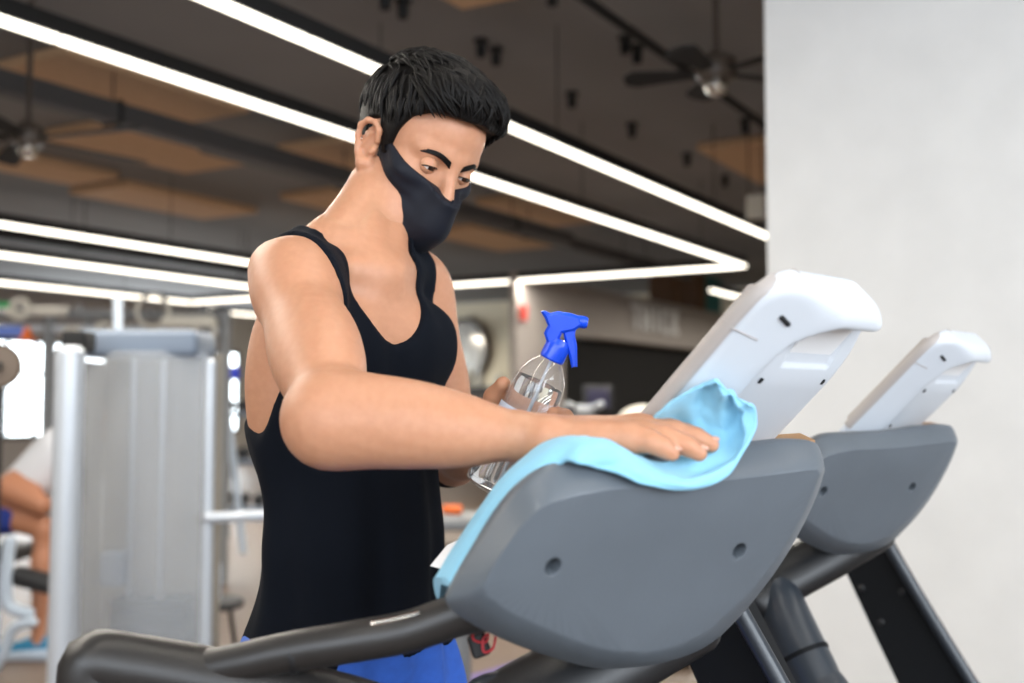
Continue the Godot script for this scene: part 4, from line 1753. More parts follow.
func build_bottle() -> void:
	var root := thing("spray_bottle", "clear plastic spray bottle with a blue trigger head", "spray bottle", at(b0, axes(bRight, bUp, bRight.cross(bUp))))
	var prof := [[0.024, 0.0], [0.031, 0.003], [0.0335, 0.010], [0.0335, 0.03], [0.0325, 0.06], [0.0325, 0.10], [0.0335, 0.125], [0.033, 0.142], [0.029, 0.158], [0.0215, 0.171], [0.0155, 0.178], [0.0125, 0.182], [0.0120, 0.190]]
	var smooth := []
	for i in prof.size() - 1:
		for k in 3:
			var a: Array = prof[maxi(i - 1, 0)]
			var d: Array = prof[mini(i + 2, prof.size() - 1)]
			var w := k / 3.0
			smooth.append([cubic_interpolate(prof[i][0], prof[i + 1][0], a[0], d[0], w), cubic_interpolate(prof[i][1], prof[i + 1][1], a[1], d[1], w)])
	smooth.append(prof[-1])
	var rings := []
	for q in smooth:
		var r := PackedVector3Array()
		for i in 60:
			var an := TAU * i / 60
			# shallow vertical flutes in the wall
			var fl := 1.0 + 0.018 * cos(an * 10.0) * smoothstep(0.02, 0.05, q[1]) * smoothstep(0.145, 0.12, q[1])
			r.append(Vector3(cos(an) * q[0] * fl, q[1], -sin(an) * q[0] * fl))
		rings.append(r)
	part(root, "bottle_body", Geo.new().loft(rings, true, true, false).build(50), mats.bottle_plastic)
	# liquid inside, its surface level
	var fill := []
	for q in smooth:
		if q[1] < 0.004 or q[1] > 0.152: continue
		fill.append([q[0] - 0.0022, q[1] + 0.001])
	part(root, "liquid", lathe(fill, 40).build(40), mats.water)
	part(root, "dip_tube", tube(PackedVector3Array([Vector3(0.006, 0.01, 0.0), Vector3(0.002, 0.1, 0), Vector3(0, 0.185, 0)]), 0.0018, 8).build(), mats.white_plastic)
	# paper label round the front
	var lr := []
	for yy in [0.072, 0.110]:
		var r := PackedVector3Array()
		for i in 25:
			var an := lerpf(-2.0, 0.75, i / 24.0) - PI / 2 + 0.35
			r.append(Vector3(cos(an) * 0.0348, yy, -sin(an) * 0.0348))
		lr.append(r)
	part(root, "label", Geo.new().loft(lr, false).build(60), mats.label_paper)
	# trigger head
	var head := Node3D.new()
	head.name = "trigger_head"
	root.add_child(head)
	part(head, "collar", lathe([[0.0145, 0.180], [0.0158, 0.182], [0.0155, 0.199], [0.0135, 0.203], [0.011, 0.208]], 28).build(30), mats.blue_plastic)
	var o := []
	for q in [[544, 333], [548, 325], [545, 318], [541, 311.5], [545, 310.5], [550, 313], [558, 311], [571, 313], [580, 316], [582, 325], [574, 331], [562, 333], [560, 338], [557, 345], [548, 345]]: o.append(bottle_2d(q[0], q[1]))
	o.reverse()
	part(head, "pump_housing", prism(o, 0.019, 0.0035).build(35), mats.blue_plastic, at(Vector3(0, 0, -0.0095)))
	var n0 := bottle_2d(577, 321)
	var n1 := bottle_2d(588, 323)
	part(head, "nozzle", lathe([[0.0065, 0.0], [0.0078, 0.002], [0.0078, 0.010], [0.006, 0.0135]], 18).build(30), mats.blue_plastic, at(Vector3(n0.x, n0.y, 0), Basis(Vector3.BACK, (n1 - n0).angle() - PI / 2)))
	var tr := []
	for q in [[563, 331], [576, 329], [575, 336], [577, 345], [577.5, 367], [571.5, 368], [569, 356], [566, 346]]: tr.append(bottle_2d(q[0], q[1]))
	tr.reverse()
	part(head, "trigger", prism(tr, 0.012, 0.003).build(35), mats.blue_plastic, at(Vector3(0, 0, -0.006)))


func bottle_2d(px: float, py: float) -> Vector2:
	var q := P(px, py, 1.357) - b0
	return Vector2(q.dot(bRight), q.dot(bUp))


# ---------------------------------------------------------------- towel

func build_towel() -> void:
	var net := [
		[[438, 600, 1.10], [434, 583, 1.06], [439, 578, 1.03], [447, 580, 1.01], [452, 588, 1.0]],
		[[474, 556, 1.10], [466, 532, 1.055], [473, 527, 1.028], [482, 531, 1.008], [487, 541, 0.998]],
		[[508, 500, 1.10], [502, 480, 1.06], [510, 476, 1.03], [519, 481, 1.006], [524, 490, 0.997]],
		[[540, 460, 1.11], [536, 450, 1.07], [547, 446, 1.035], [557, 451, 1.008], [561, 462, 1.0]],
		[[568, 446, 1.12], [566, 440, 1.08], [576, 436, 1.03], [585, 443, 0.998], [579, 461, 0.985]],
		[[602, 440, 1.13], [604, 441, 1.10], [613, 441, 1.05], [620, 453, 1.012], [609, 468, 0.998]],
		[[640, 435, 1.14], [640, 443, 1.11], [648, 453, 1.06], [651, 470, 1.022], [645, 482, 1.006]],
		[[652, 420, 1.085], [666, 440, 1.09], [688, 464, 1.064], [693, 478, 1.037], [688, 488, 1.03]],
		[[664, 404, 1.07], [686, 428, 1.10], [716, 452, 1.085], [733, 459, 1.062], [726, 473, 1.055]],
		[[684, 391, 1.062], [701, 409, 1.085], [724, 430, 1.10], [743, 434, 1.08], [747, 441, 1.07]],
		[[702, 384, 1.056], [715, 397, 1.075], [730, 410, 1.085], [746, 413, 1.078], [750, 416, 1.072]],
		[[715, 382, 1.05], [723, 388, 1.06], [732, 395, 1.068], [742, 401, 1.068], [746, 406, 1.066]],
	]
	var ctrl := []
	for r in net:
		var row := []
		for q in r: row.append(P(q[0], q[1], q[2]))
		ctrl.append(row)
	var nu := (ctrl.size() - 1) * 9
	var nv := 40
	var n := FastNoiseLite.new()
	n.seed = 3
	n.frequency = 1.0
	n.fractal_octaves = 2
	var grid := []
	for i in nu + 1:
		var u := float(i) / nu * (ctrl.size() - 1)
		var i0 := mini(int(u), ctrl.size() - 2)
		var fu := u - i0
		var cols := []
		for c in 5:
			cols.append(ctrl[i0][c].cubic_interpolate(ctrl[i0 + 1][c], ctrl[maxi(i0 - 1, 0)][c], ctrl[mini(i0 + 2, ctrl.size() - 1)][c], fu))
		var line := PackedVector3Array()
		for j in nv + 1:
			var v := float(j) / nv * 4.0
			var j0 := mini(int(v), 3)
			var p: Vector3 = cols[j0].cubic_interpolate(cols[j0 + 1], cols[maxi(j0 - 1, 0)], cols[mini(j0 + 2, 4)], v - j0)
			line.append(p)
		grid.append(line)
	# wrinkles along the normal
	var moved := []
	for i in nu + 1:
		var line := PackedVector3Array()
		for j in nv + 1:
			var du: Vector3 = grid[mini(i + 1, nu)][j] - grid[maxi(i - 1, 0)][j]
			var dv: Vector3 = grid[i][mini(j + 1, nv)] - grid[i][maxi(j - 1, 0)]
			var nm := du.cross(dv).normalized()
			var u := float(i) / nu * 11.0
			var v := float(j) / nv * 4.0
			var amp := 0.0010 + 0.0012 * smoothstep(3.0, 5.0, u)
			var w := n.get_noise_2d(u * 0.7, v * 0.8) * amp * 1.6
			w += 0.004 * smoothstep(3.6, 5.0, u) * smoothstep(9.0, 7.5, u) * sin(v * 3.0 - u * 0.9)
			w += 0.005 * smoothstep(8.0, 9.5, u) * sin(v * 3.6 + u * 1.2)
			line.append(grid[i][j] + nm * w)
		moved.append(line)
	var g := Geo.new()
	var th := 0.0016
	var top := []
	var bot := []
	for i in nu + 1:
		var a := PackedVector3Array()
		var b := PackedVector3Array()
		for j in nv + 1:
			var du: Vector3 = moved[mini(i + 1, nu)][j] - moved[maxi(i - 1, 0)][j]
			var dv: Vector3 = moved[i][mini(j + 1, nv)] - moved[i][maxi(j - 1, 0)]
			var nm := du.cross(dv).normalized()
			a.append(moved[i][j] + nm * th)
			b.append(moved[i][j] - nm * th)
		b.reverse()
		a.append_array(b)
		top.append(a)
	g.loft(top)
	var base: Vector3 = ctrl[6][2]
	var o := thing("towel", "light blue cleaning towel draped over the treadmill console", "towel", at(base))
	part(o, "cloth", g.build(70), mats.towel_cloth, at(-base))
	# hem stitched round the far edge
	var hem := PackedVector3Array()
	for i in nu + 1: hem.append(moved[i][nv])
	part(o, "hem", tube(hem, 0.0024, 7).build(60), mats.towel_cloth, at(-base))
	# white tissue behind the towel
	var tp := [P(430, 566, 1.17), P(447, 545, 1.19), P(462, 538, 1.17), P(458, 560, 1.15), P(446, 570, 1.15)]
	var bk := PackedVector3Array()
	var fr := PackedVector3Array()
	for q in tp:
		fr.append(q)
		bk.append(q + Vector3(0.004, -0.002, -0.012))
	bk.reverse(); fr.reverse()
	bk.reverse(); fr.reverse()
	var tg := Geo.new()
	tg.loft([bk, fr])
	single("tissue", tg.build(60), mats.tissue, Transform3D(), "crumpled white tissue tucked behind the blue towel", "tissue")


# ---------------------------------------------------------------- the gym behind

func upright(parent: Node3D, n: String, top: Vector3, r: float, m: Material, base: Vector3, flat := 1.0) -> MeshInstance3D:
	var low := Vector3(top.x, 0.0, top.z)
	return part(parent, n, tube(PackedVector3Array([low, top]), r, 16, flat, Vector3.BACK).build(50), m, at(-base))


func bar(parent: Node3D, n: String, pts: Array, r: float, m: Material, base: Vector3, steps := 5) -> MeshInstance3D:
	return part(parent, n, tube(smooth_path(pts, steps), r, 12).build(50), m, at(-base))


func build_weight_machine() -> void:
	var d := 4.4
	var base := P(148, 500, d)
	base.y = 0
	var t := thing("weight_machine", "tall weight stack tower with a frosted shroud and grey cap", "gym machine", at(base))
	var l := P(88, 345, d)
	var r := P(210, 345, d)
	var w := r.x - l.x
	var mid := (l.x + r.x) / 2
	var top := P(148, 352, d).y
	# frosted shroud: a shallow curved sheet in front and one behind
	var rows := []
	for y in [0.12, top]:
		var q := PackedVector3Array()
		for i in 17:
			var u := i / 16.0
			q.append(Vector3(l.x + w * u, y, -d + 0.05 + 0.09 * sin(PI * u)))
		for i in 17:
			var u := 1.0 - i / 16.0
			q.append(Vector3(l.x + w * u, y, -d + 0.044 + 0.09 * sin(PI * u)))
		rows.append(q)
	tag(part(t, "shroud", Geo.new().loft(rows).build(50), mats.frosted, at(-base)), "frosted translucent front sheet", "")
	part(t, "back_panel", cbox(Vector3(w, top - 0.15, 0.012), 0.003, Vector3(mid, (top + 0.15) / 2, -d - 0.2)).build(20), mats.beige_panel, at(-base))
	var cap_y0 := P(148, 358, d).y
	var cap_y1 := P(148, 331, d).y
	part(t, "top_cap", rbox(Vector3(w, cap_y1 - cap_y0, 0.30), 0.03, Vector3(mid - 0.02, (cap_y0 + cap_y1) / 2, -d - 0.03)).build(40), mats.blue_grey, at(-base))
	part(t, "base_frame", rbox(Vector3(w + 0.2, 0.12, 0.5), 0.03, Vector3(mid, 0.06, -d - 0.03)).build(40), mats.silver_paint, at(-base))
	for x in [mid - 0.06, mid + 0.06]:
		part(t, "guide_rod", tube(PackedVector3Array([Vector3(x, 0.1, -d), Vector3(x, cap_y0, -d)]), 0.012, 10).build(), mats.steel, at(-base))
	for i in 12:
		part(t, "weight_plate", cbox(Vector3(0.30, 0.042, 0.14), 0.004, Vector3(mid + 0.03, 0.16 + i * 0.046, -d - 0.02)).build(20), mats.weight_black, at(-base))
	part(t, "stack_bracket", rbox(Vector3(0.1, 0.14, 0.08), 0.02, Vector3(mid - 0.12, 0.8, -d)).build(40), mats.blue_grey, at(-base))
	part(t, "side_panel", cbox(Vector3(0.05, 1.52, 0.25), 0.006, Vector3(l.x - 0.02, 0.86, -d - 0.06)).build(20), mats.beige_panel, at(-base))
	# posts
	var pl := P(70, 354, 3.95)
	upright(t, "post", pl, 0.052, mats.silver_paint, base)
	var pr := P(210, 362, d - 0.05)
	upright(t, "post", pr, 0.024, mats.silver_paint, base)
	part(t, "joint_block", rbox(Vector3(0.09, 0.08, 0.12), 0.015, P(79, 342, 4.1)).build(40), mats.dark_metal, at(-base))
	bar(t, "pull_bar", [P(207, 518, 4.3), P(228, 517, 4.3), P(254, 516, 4.3), P(300, 515, 4.35)], 0.022, mats.silver_paint, base)
	part(t, "adjust_knob", sphere(Vector3.ONE * 0.022, P(72, 465, 4.3), 10).build(), mats.blue_grey, at(-base))
	bar(t, "top_bar", [P(118, 330, 4.45), P(118, 318, 4.45), P(118, 299, 4.45)], 0.022, mats.silver_paint, base)


func build_background_left() -> void:
	seated_person()
	# seat frame the person sits on
	var base := P(10, 600, 6.4)
	base.y = 0
	var t := thing("leg_machine", "pale blue tubular leg machine behind the weight tower", "gym machine", at(base))
	bar(t, "curved_frame", [P(10, 540, 6.2), P(6, 580, 6.2), P(9, 606, 6.2), P(30, 614, 6.2)], 0.035, mats.pale_blue_frame, base)
	bar(t, "foot_frame", [P(-12, 682, 6.05), P(4, 652, 6.05), P(14, 628, 6.05), P(34, 622, 6.05)], 0.028, mats.pale_blue_frame, base)
	bar(t, "seat_post", [P(-6, 560, 6.5), P(-6, 600, 6.5), P(-8, 655, 6.5)], 0.04, mats.pale_blue_frame, base)
	part(t, "roller_pad", tube(PackedVector3Array([P(18, 576, 6.25), P(50, 584, 6.25)]), 0.058, 14).build(50), mats.weight_black, at(-base))
	part(t, "seat_pad", rbox(Vector3(0.5, 0.09, 0.32), 0.03, P(-14, 552, 6.6)).build(40), mats.weight_black, at(-base))
	part(t, "floor_foot", rbox(Vector3(0.5, 0.05, 0.1), 0.015, Vector3(P(10, 600, 6.3).x, 0.025, -6.35)).build(40), mats.pale_blue_frame, at(-base))
	# disc at the frame edge
	var dp := P(-2, 366, 5.2)
	var wp := thing("weight_plate", "large brown grey weight plate on a dark peg by the windows", "weight plate", at(dp, aim(Vector3(0.45, 0, 0.9))))
	part(wp, "plate_disc", lathe([[0.03, -0.02], [0.09, -0.02], [0.095, -0.012], [0.10, -0.02], [0.108, 0.0], [0.10, 0.02], [0.095, 0.012], [0.09, 0.02], [0.03, 0.02]], 32).build(30), mats.plate_brown)
	part(wp, "peg", lathe([[0.02, -0.12], [0.02, 0.06], [0.012, 0.065]], 14).build(), mats.dark_metal)
	var stand := thing("plate_stand", "dark upright stand that carries the brown grey weight plate", "stand", at(Vector3(dp.x - 0.09, 0, dp.z - 0.17)))
	part(stand, "stand_post", rbox(Vector3(0.06, dp.y + 0.05, 0.06), 0.01, Vector3(0, (dp.y + 0.05) / 2, 0)).build(40), mats.dark_metal)
	part(stand, "stand_foot", rbox(Vector3(0.4, 0.04, 0.4), 0.01, Vector3(0, 0.02, 0)).build(40), mats.dark_metal)
	cable_frame()
	# signs high up between the machines
	single("notice_board", cbox(Vector3(0.20, 0.085, 0.015), 0.004).build(20), mats.sign_blue, at(P(10, 331, 8.5)), "pale blue notice above the bright windows", "sign", "coloured notices")
	single("notice_board", cbox(Vector3(0.13, 0.05, 0.015), 0.004).build(20), mats.sign_green, at(P(1, 305, 8.5)), "small green notice under the lowest glowing strip", "sign", "coloured notices")
	var cone := thing("marker_cone", "small orange marker cone on the machine frame above the windows", "cone", at(P(27, 340, 8.5)))
	part(cone, "cone_body", lathe([[0.055, 0.0], [0.05, 0.01], [0.015, 0.10], [0.01, 0.105]], 16).build(), mats.orange)
	part(cone, "cone_foot", cbox(Vector3(0.13, 0.01, 0.13), 0.002).build(20), mats.orange)
	dumbbell_rack()
	# bottle standing on the floor beside the tower
	var bp := P(214, 575, 5.6)
	var wb := thing("water_bottle", "pale blue water bottle on a stool beside the weight tower", "bottle", at(Vector3(bp.x, bp.y - 0.12, bp.z)))
	part(wb, "bottle_body", lathe([[0.03, 0.0], [0.036, 0.01], [0.036, 0.17], [0.02, 0.2], [0.014, 0.21]], 16).build(), mats.pale_blue_frame)
	part(wb, "bottle_cap", lathe([[0.016, 0.205], [0.016, 0.23], [0.012, 0.235]], 12).build(), mats.deep_blue)
	var st := thing("stool", "low dark stool that carries the pale blue water bottle", "stool", at(Vector3(bp.x, 0, bp.z)))
	part(st, "stool_top", lathe([[0.14, bp.y - 0.16], [0.15, bp.y - 0.15], [0.15, bp.y - 0.13], [0.14, bp.y - 0.12]], 20).build(), mats.weight_black)
	for k in 3:
		var an := TAU * k / 3
		part(st, "leg", tube(PackedVector3Array([Vector3(cos(an) * 0.08, bp.y - 0.15, sin(an) * 0.08), Vector3(cos(an) * 0.15, 0, sin(an) * 0.15)]), 0.012, 8).build(), mats.dark_metal)


func seated_person() -> void:
	# someone on the leg machine, mostly hidden by the tower
	var d := 6.55
	var hipp := P(2, 512, d)
	var kn := P(44, 528, d - 0.1)
	var an := P(38, 642, d - 0.15)
	var toe := P(6, 668, d - 0.2)
	var sh := P(60, 452, d)
	var base := Vector3(hipp.x, 0, hipp.z)
	var f := Field.new()
	f.cap(hipp, kn, 0.10, 0.062, 0.05)
	f.cap(P(10, 488, d - 0.12), P(42, 505, d - 0.16), 0.085, 0.06, 0.05)
	f.cap(kn, kn.lerp(an, 0.45), 0.055, 0.054, 0.04)
	f.cap(kn.lerp(an, 0.3), an, 0.058, 0.036, 0.04)
	f.cap(an, toe, 0.036, 0.03, 0.03)
	f.cap(hipp, sh, 0.12, 0.14, 0.06)
	f.cap(sh, P(88, 440, d), 0.06, 0.055, 0.05)
	f.ell(P(98, 425, d), Basis(), Vector3(0.085, 0.11, 0.095), 0.03)
	f.cap(sh, P(70, 500, d - 0.2), 0.05, 0.04, 0.04)
	f.cap(P(70, 500, d - 0.2), P(92, 520, d - 0.3), 0.04, 0.028, 0.03)
	var n := Net.new()
	n.add(f.net(0.018))
	var man := thing("person", "person in navy shorts and white shirt on the leg machine behind", "person", at(base))
	part(man, "body", n.build(), mats.far_skin, at(-base))
	var s := Net.new()
	var sf := Field.new()
	sf.cap(hipp, hipp.lerp(kn, 0.32), 0.125, 0.095, 0.05)
	sf.cap(hipp, hipp.lerp(sh, 0.3), 0.13, 0.13, 0.05)
	s.add(sf.net(0.018))
	part(man, "shorts", s.build(), mats.navy_cloth, at(-base))
	var v := Net.new()
	var vf := Field.new()
	vf.cap(hipp.lerp(sh, 0.42), sh, 0.14, 0.15, 0.05)
	v.add(vf.net(0.02))
	part(man, "shirt", v.build(), mats.white_cloth, at(-base))
	# shoe
	var dirv := (toe - an)
	dirv.y = 0
	dirv = dirv.normalized()
	var side := dirv.cross(Vector3.UP)
	var low := Vector3(an.x, an.y - 0.075, an.z)
	var rings := []
	for k in [[-0.06, 0.030, 0.075], [-0.02, 0.040, 0.085], [0.05, 0.042, 0.070], [0.12, 0.048, 0.050], [0.19, 0.045, 0.038], [0.225, 0.02, 0.02]]:
		var c: Vector3 = low + dirv * k[0] + Vector3(0, 0.02 + k[2] / 2, 0)
		rings.append(ring(c, side * k[1], Vector3.UP * (k[2] / 2 + 0.012), 12))
	part(man, "shoe", Geo.new().loft(rings).build(60), mats.shoe_teal, at(-base))
	var sol := []
	for k in [[-0.065, 0.03], [-0.02, 0.043], [0.05, 0.042], [0.12, 0.05], [0.19, 0.046], [0.23, 0.02]]:
		var c: Vector3 = low + dirv * k[0] + Vector3(0, 0.012, 0)
		sol.append(ring(c, side * k[1], Vector3.UP * 0.014, 10))
	part(man, "shoe_sole", Geo.new().loft(sol).build(50), mats.sole_white, at(-base))


func cable_frame() -> void:
	# a big cable machine: two uprights, cross beams and pulleys
	var d := 9.0
	var base := P(95, 400, d)
	base.y = 0
	var t := thing("cable_machine", "wide grey cable machine frame with pulleys behind the tower", "gym machine", at(base))
	for px in [-60.0, 50.0, 225.0]:
		upright(t, "frame_post", P(px, 313, d), 0.05, mats.mid_grey, base)
	bar(t, "cross_beam", [P(-62, 313, d), P(60, 314, d), P(150, 315, d), P(228, 316, d)], 0.045, mats.mid_grey, base, 2)
	bar(t, "cross_beam", [P(-62, 328, d), P(60, 329, d), P(150, 330, d), P(228, 331, d)], 0.035, mats.silver_paint, base, 2)
	bar(t, "diagonal_brace", [P(80, 306, d), P(96, 336, d)], 0.028, mats.mid_grey, base, 2)
	bar(t, "diagonal_brace", [P(205, 309, d), P(190, 336, d)], 0.028, mats.mid_grey, base, 2)
	for q in [[20, 309, 0.075], [72, 336, 0.07], [153, 311, 0.13], [104, 331, 0.06], [205, 330, 0.08]]:
		var c := P(q[0], q[1], d - 0.12)
		var rg := PackedVector3Array()
		for i in 25:
			var an := TAU * i / 24
			rg.append(c + Vector3(cos(an), sin(an), 0) * q[2])
		part(t, "pulley_ring", tube(rg, 0.016, 8, 1.0, Vector3.BACK, false).build(60), mats.pale_cover, at(-base))
		part(t, "pulley_hub", lathe([[0.02, -0.03], [0.025, 0.0], [0.02, 0.12]], 10).build(), mats.mid_grey, at(c - base, Basis(Vector3.RIGHT, -PI / 2)))
	part(t, "head_shroud", rbox(Vector3(0.5, 0.08, 0.2), 0.03, P(40, 312, d)).build(40), mats.pale_cover, at(-base))
	part(t, "head_shroud", rbox(Vector3(0.42, 0.10, 0.2), 0.03, P(190, 322, d - 0.05)).build(40), mats.pale_cover, at(-base))


func dumbbell_rack() -> void:
	var d := 9.6
	var c := P(236, 470, d)
	var base := Vector3(c.x, 0, c.z)
	var t := thing("dumbbell_rack", "grey blue three tier dumbbell rack beyond the tower", "rack", at(base))
	for x in [-0.32, 0.34]:
		part(t, "rack_post", rbox(Vector3(0.06, 1.45, 0.08), 0.012, Vector3(x, 0.725, -0.1)).build(40), mats.blue_grey)
		part(t, "rack_foot", rbox(Vector3(0.06, 0.06, 0.6), 0.012, Vector3(x, 0.03, 0)).build(40), mats.blue_grey)
	var ys := [0.55, 0.95, 1.36]
	for y in ys:
		part(t, "rack_shelf", rbox(Vector3(0.7, 0.04, 0.3), 0.01, Vector3(0, y, 0)).build(40), mats.blue_grey)
	part(t, "rack_brace", tube(PackedVector3Array([Vector3(-0.05, 1.5, 0.16), Vector3(0.12, 0.2, 0.2)]), 0.03, 10).build(), mats.pale_blue_frame)
	var first: Node3D = null
	var places := ["bottom", "middle", "top"]
	for k in 3:
		for i in 4:
			var p := base + Vector3(-0.21 + 0.14 * i, ys[k] + 0.078, 0.0)
			var b := Basis(Vector3.UP, 0.12)
			if first == null:
				first = thing("dumbbell", "black hexagonal dumbbell lying on the bottom rack shelf", "dumbbell", at(p, b), "dumbbells on the rack")
				part(first, "grip", tube(PackedVector3Array([Vector3(0, 0, -0.07), Vector3(0, 0, 0.07)]), 0.015, 10).build(), mats.steel)
				for s in [-1.0, 1.0]:
					part(first, "weight_head", lathe([[0.045, -0.03], [0.055, -0.025], [0.055, 0.025], [0.045, 0.03]], 6).build(20), mats.weight_black, at(Vector3(0, 0, s * 0.09), Basis(Vector3.RIGHT, PI / 2)))
			else:
				var o: Node3D = first.duplicate()
				o.name = numbered("dumbbell")
				add_child(o)
				o.transform = at(p, b)
				o.set_meta("label", "black hexagonal dumbbell lying on the %s rack shelf" % places[k])
	# bright blue screen on the rack's far side
	var s2 := thing("wall_screen", "small bright blue screen above the dumbbell rack", "screen", at(P(229, 373, 12.0)))
	part(s2, "screen_panel", cbox(Vector3(0.22, 0.12, 0.02), 0.004).build(20), mats.deep_blue)
	part(s2, "screen_frame", cbox(Vector3(0.25, 0.15, 0.015), 0.004, Vector3(0, 0, -0.012)).build(20), mats.dark_metal)
	var s2p := P(229, 373, 12.0)
	part(s2, "screen_stand", tube(PackedVector3Array([Vector3(0, -0.05, -0.03), Vector3(0, -s2p.y, -0.03)]), 0.025, 10).build(), mats.dark_metal)


func build_background_middle() -> void:
	# grey bulkhead along the side, with white sign letters
	var yb := 2.4
	var bf := on_y(600, 338, yb).dot(B)
	var a0 := on_b(516, 330, bf).dot(A)
	var yt := on_b(560, 281, bf).y
	slab("trim_1", a0, 14.5, bf, bf + 0.1, yb, yt, mats.grey_paint)
	slab("trim_2", a0, a0 + 1.3, bf, bf + 0.1, 0.0, yb, mats.grey_paint)
	slab("trim_3", 14.5, A_BACK, bf, bf + 0.5, yb, yt, mats.grey_paint)
	slab("wall_dark_void", a0 + 1.3, A_BACK, bf + 0.25, bf + 0.5, 0.0, yb, mats.void_black)  # black sheet standing in for the dark room under the bulkhead
	var face := axes(A, Vector3.UP, A.cross(Vector3.UP))
	var sp := on_b(655, 320, bf - 0.03)
	var sign_root := thing("wall_sign", "row of blurred white letters on the grey bulkhead", "sign", at(sp, face))
	var lh := 0.40
	var x := -0.78
	for k in 5:
		var letter := Geo.new()
		match k:
			0:
				letter.add(cbox(Vector3(0.08, lh, 0.04)), at(Vector3()))
				letter.add(cbox(Vector3(0.30, 0.07, 0.04)), at(Vector3(0, lh / 2 - 0.035, 0)))
			1:
				for s in [-0.11, 0.11]: letter.add(cbox(Vector3(0.08, lh, 0.04)), at(Vector3(s, 0, 0)))
				letter.add(cbox(Vector3(0.2, 0.07, 0.04)), at(Vector3()))
			2:
				letter.add(cbox(Vector3(0.08, lh, 0.04)), at(Vector3()))
			3:
				letter.add(cbox(Vector3(0.08, lh, 0.04)), at(Vector3(-0.09, 0, 0)))
				for s in [-1, 1]: letter.add(cbox(Vector3(0.22, 0.07, 0.04)), at(Vector3(0.02, s * (lh / 2 - 0.035), 0)))
			4:
				letter.add(cbox(Vector3(0.08, lh, 0.04)), at(Vector3(-0.09, 0, 0)))
				for s in [-1, 1]: letter.add(cbox(Vector3(0.07, lh * 0.62, 0.04)), at(Vector3(0.04, s * lh * 0.24, 0), Basis(Vector3.BACK, -s * 0.6)))
		part(sign_root, "letter", letter.build(20), mats.letter_white, at(Vector3(x, 0, 0.02)))
		x += 0.39
	# a red mark on the pier
	single("alarm_box", rbox(Vector3(0.16, 0.2, 0.06), 0.015).build(40), mats.red_mark, at(on_b(523, 313, bf - 0.03), face), "small red alarm box on the grey pier", "alarm")
	# boxes and a banner above the bulkhead
	for q in [[666, 284, 0.5, 0.55, "brown_board", "brown storage box on top of the grey bulkhead", "storage_box", "box"], [690, 272, 0.45, 0.6, "brown_board", "brown storage box nearer the far strip end on the bulkhead", "storage_box", "box"], [703, 288, 0.8, 0.45, "teal", "teal storage box on top of the grey bulkhead", "storage_box", "box"]]:
		var p := on_b(q[0], q[1], bf + 0.25)
		var h: float = (p.y - yt) * 2.0
		var t := thing(q[6], q[5], q[7], at(Vector3(p.x, yt, p.z), face), "boxes stored on the bulkhead")
		part(t, "box_body", cbox(Vector3(q[2], maxf(h, 0.2), 0.42), 0.01, Vector3(0, maxf(h, 0.2) / 2, 0)).build(20), mats[q[4]])
		part(t, "box_lid", cbox(Vector3(q[2] + 0.03, 0.04, 0.45), 0.006, Vector3(0, maxf(h, 0.2) + 0.018, 0)).build(20), mats[q[4]])
	# round dark-framed mirror and cupboard on the cream wall
	var mp := on_a(464, 350, A_BACK - 0.08)
	var back := axes(-B, Vector3.UP, -A)
	var mr := thing("round_mirror", "large round mirror with a dark rim on the cream wall", "mirror", at(mp, back))
	var rg := PackedVector3Array()
	for i in 41:
		var an := TAU * i / 40
		rg.append(Vector3(cos(an), sin(an), 0.03) * Vector3(0.62, 0.68, 1.0))
	part(mr, "mirror_rim", tube(rg, 0.055, 10, 1.0, Vector3.BACK, false).build(60), mats.brown_metal)
	part(mr, "mirror_glass", lathe([[0.62, -0.01], [0.62, 0.01]], 40).build(20), mats.chrome, at(Vector3(), Basis(Vector3.RIGHT, PI / 2)))
	var cp := on_a(478, 400, A_BACK - 0.9)
	var cb := thing("counter", "dark counter under the round mirror", "counter", at(Vector3(cp.x, 0, cp.z), back))
	part(cb, "counter_body", cbox(Vector3(3.4, 1.7, 0.6), 0.01, Vector3(0.2, 0.85, 0)).build(20), mats.brown_metal)
	part(cb, "counter_top", cbox(Vector3(3.5, 0.12, 0.7), 0.01, Vector3(0.2, 1.76, 0)).build(20), mats.weight_black)
	for i in 4:
		part(cb, "counter_door", cbox(Vector3(0.78, 1.5, 0.03), 0.006, Vector3(-1.1 + i * 0.86, 0.85, 0.315)).build(20), mats.plate_brown if i % 2 == 0 else mats.brown_metal)
	var first: Node3D = null
	var words := ["tall pale bottle on the counter below the round mirror"]
	for q in [[449, 0.42, 0.09], [459, 0.30, 0.09], [469, 0.46, 0.09], [480, 0.34, 0.09], [500, 0.24, 0.1]]:
		var bp := on_a(q[0], 385, A_BACK - 0.9)
		var jar := thing("jar", "pale jar standing on the dark counter under the mirror", "jar", at(Vector3(bp.x, 1.82, bp.z)), "pale jars on the counter")
		part(jar, "jar_body", lathe([[q[2] * 0.8, 0.0], [q[2], 0.03], [q[2], q[1] * 0.7], [q[2] * 0.5, q[1] * 0.88], [q[2] * 0.45, q[1] * 0.9]], 16).build(), mats.pale_cover)
		part(jar, "jar_lid", lathe([[q[2] * 0.5, q[1] * 0.89], [q[2] * 0.5, q[1]], [q[2] * 0.4, q[1] * 1.03]], 12).build(), mats.silver_paint)
	# machines in front of the dark opening
	var tv := P(598, 398, 9.5)
	var t := thing("standing_screen", "dim violet screen standing before the dark opening", "screen", at(Vector3(tv.x, 0, tv.z)))
	part(t, "screen_panel", cbox(Vector3(0.19, 0.16, 0.02), 0.004, Vector3(0, tv.y, 0.02)).build(20), mats.violet_screen)
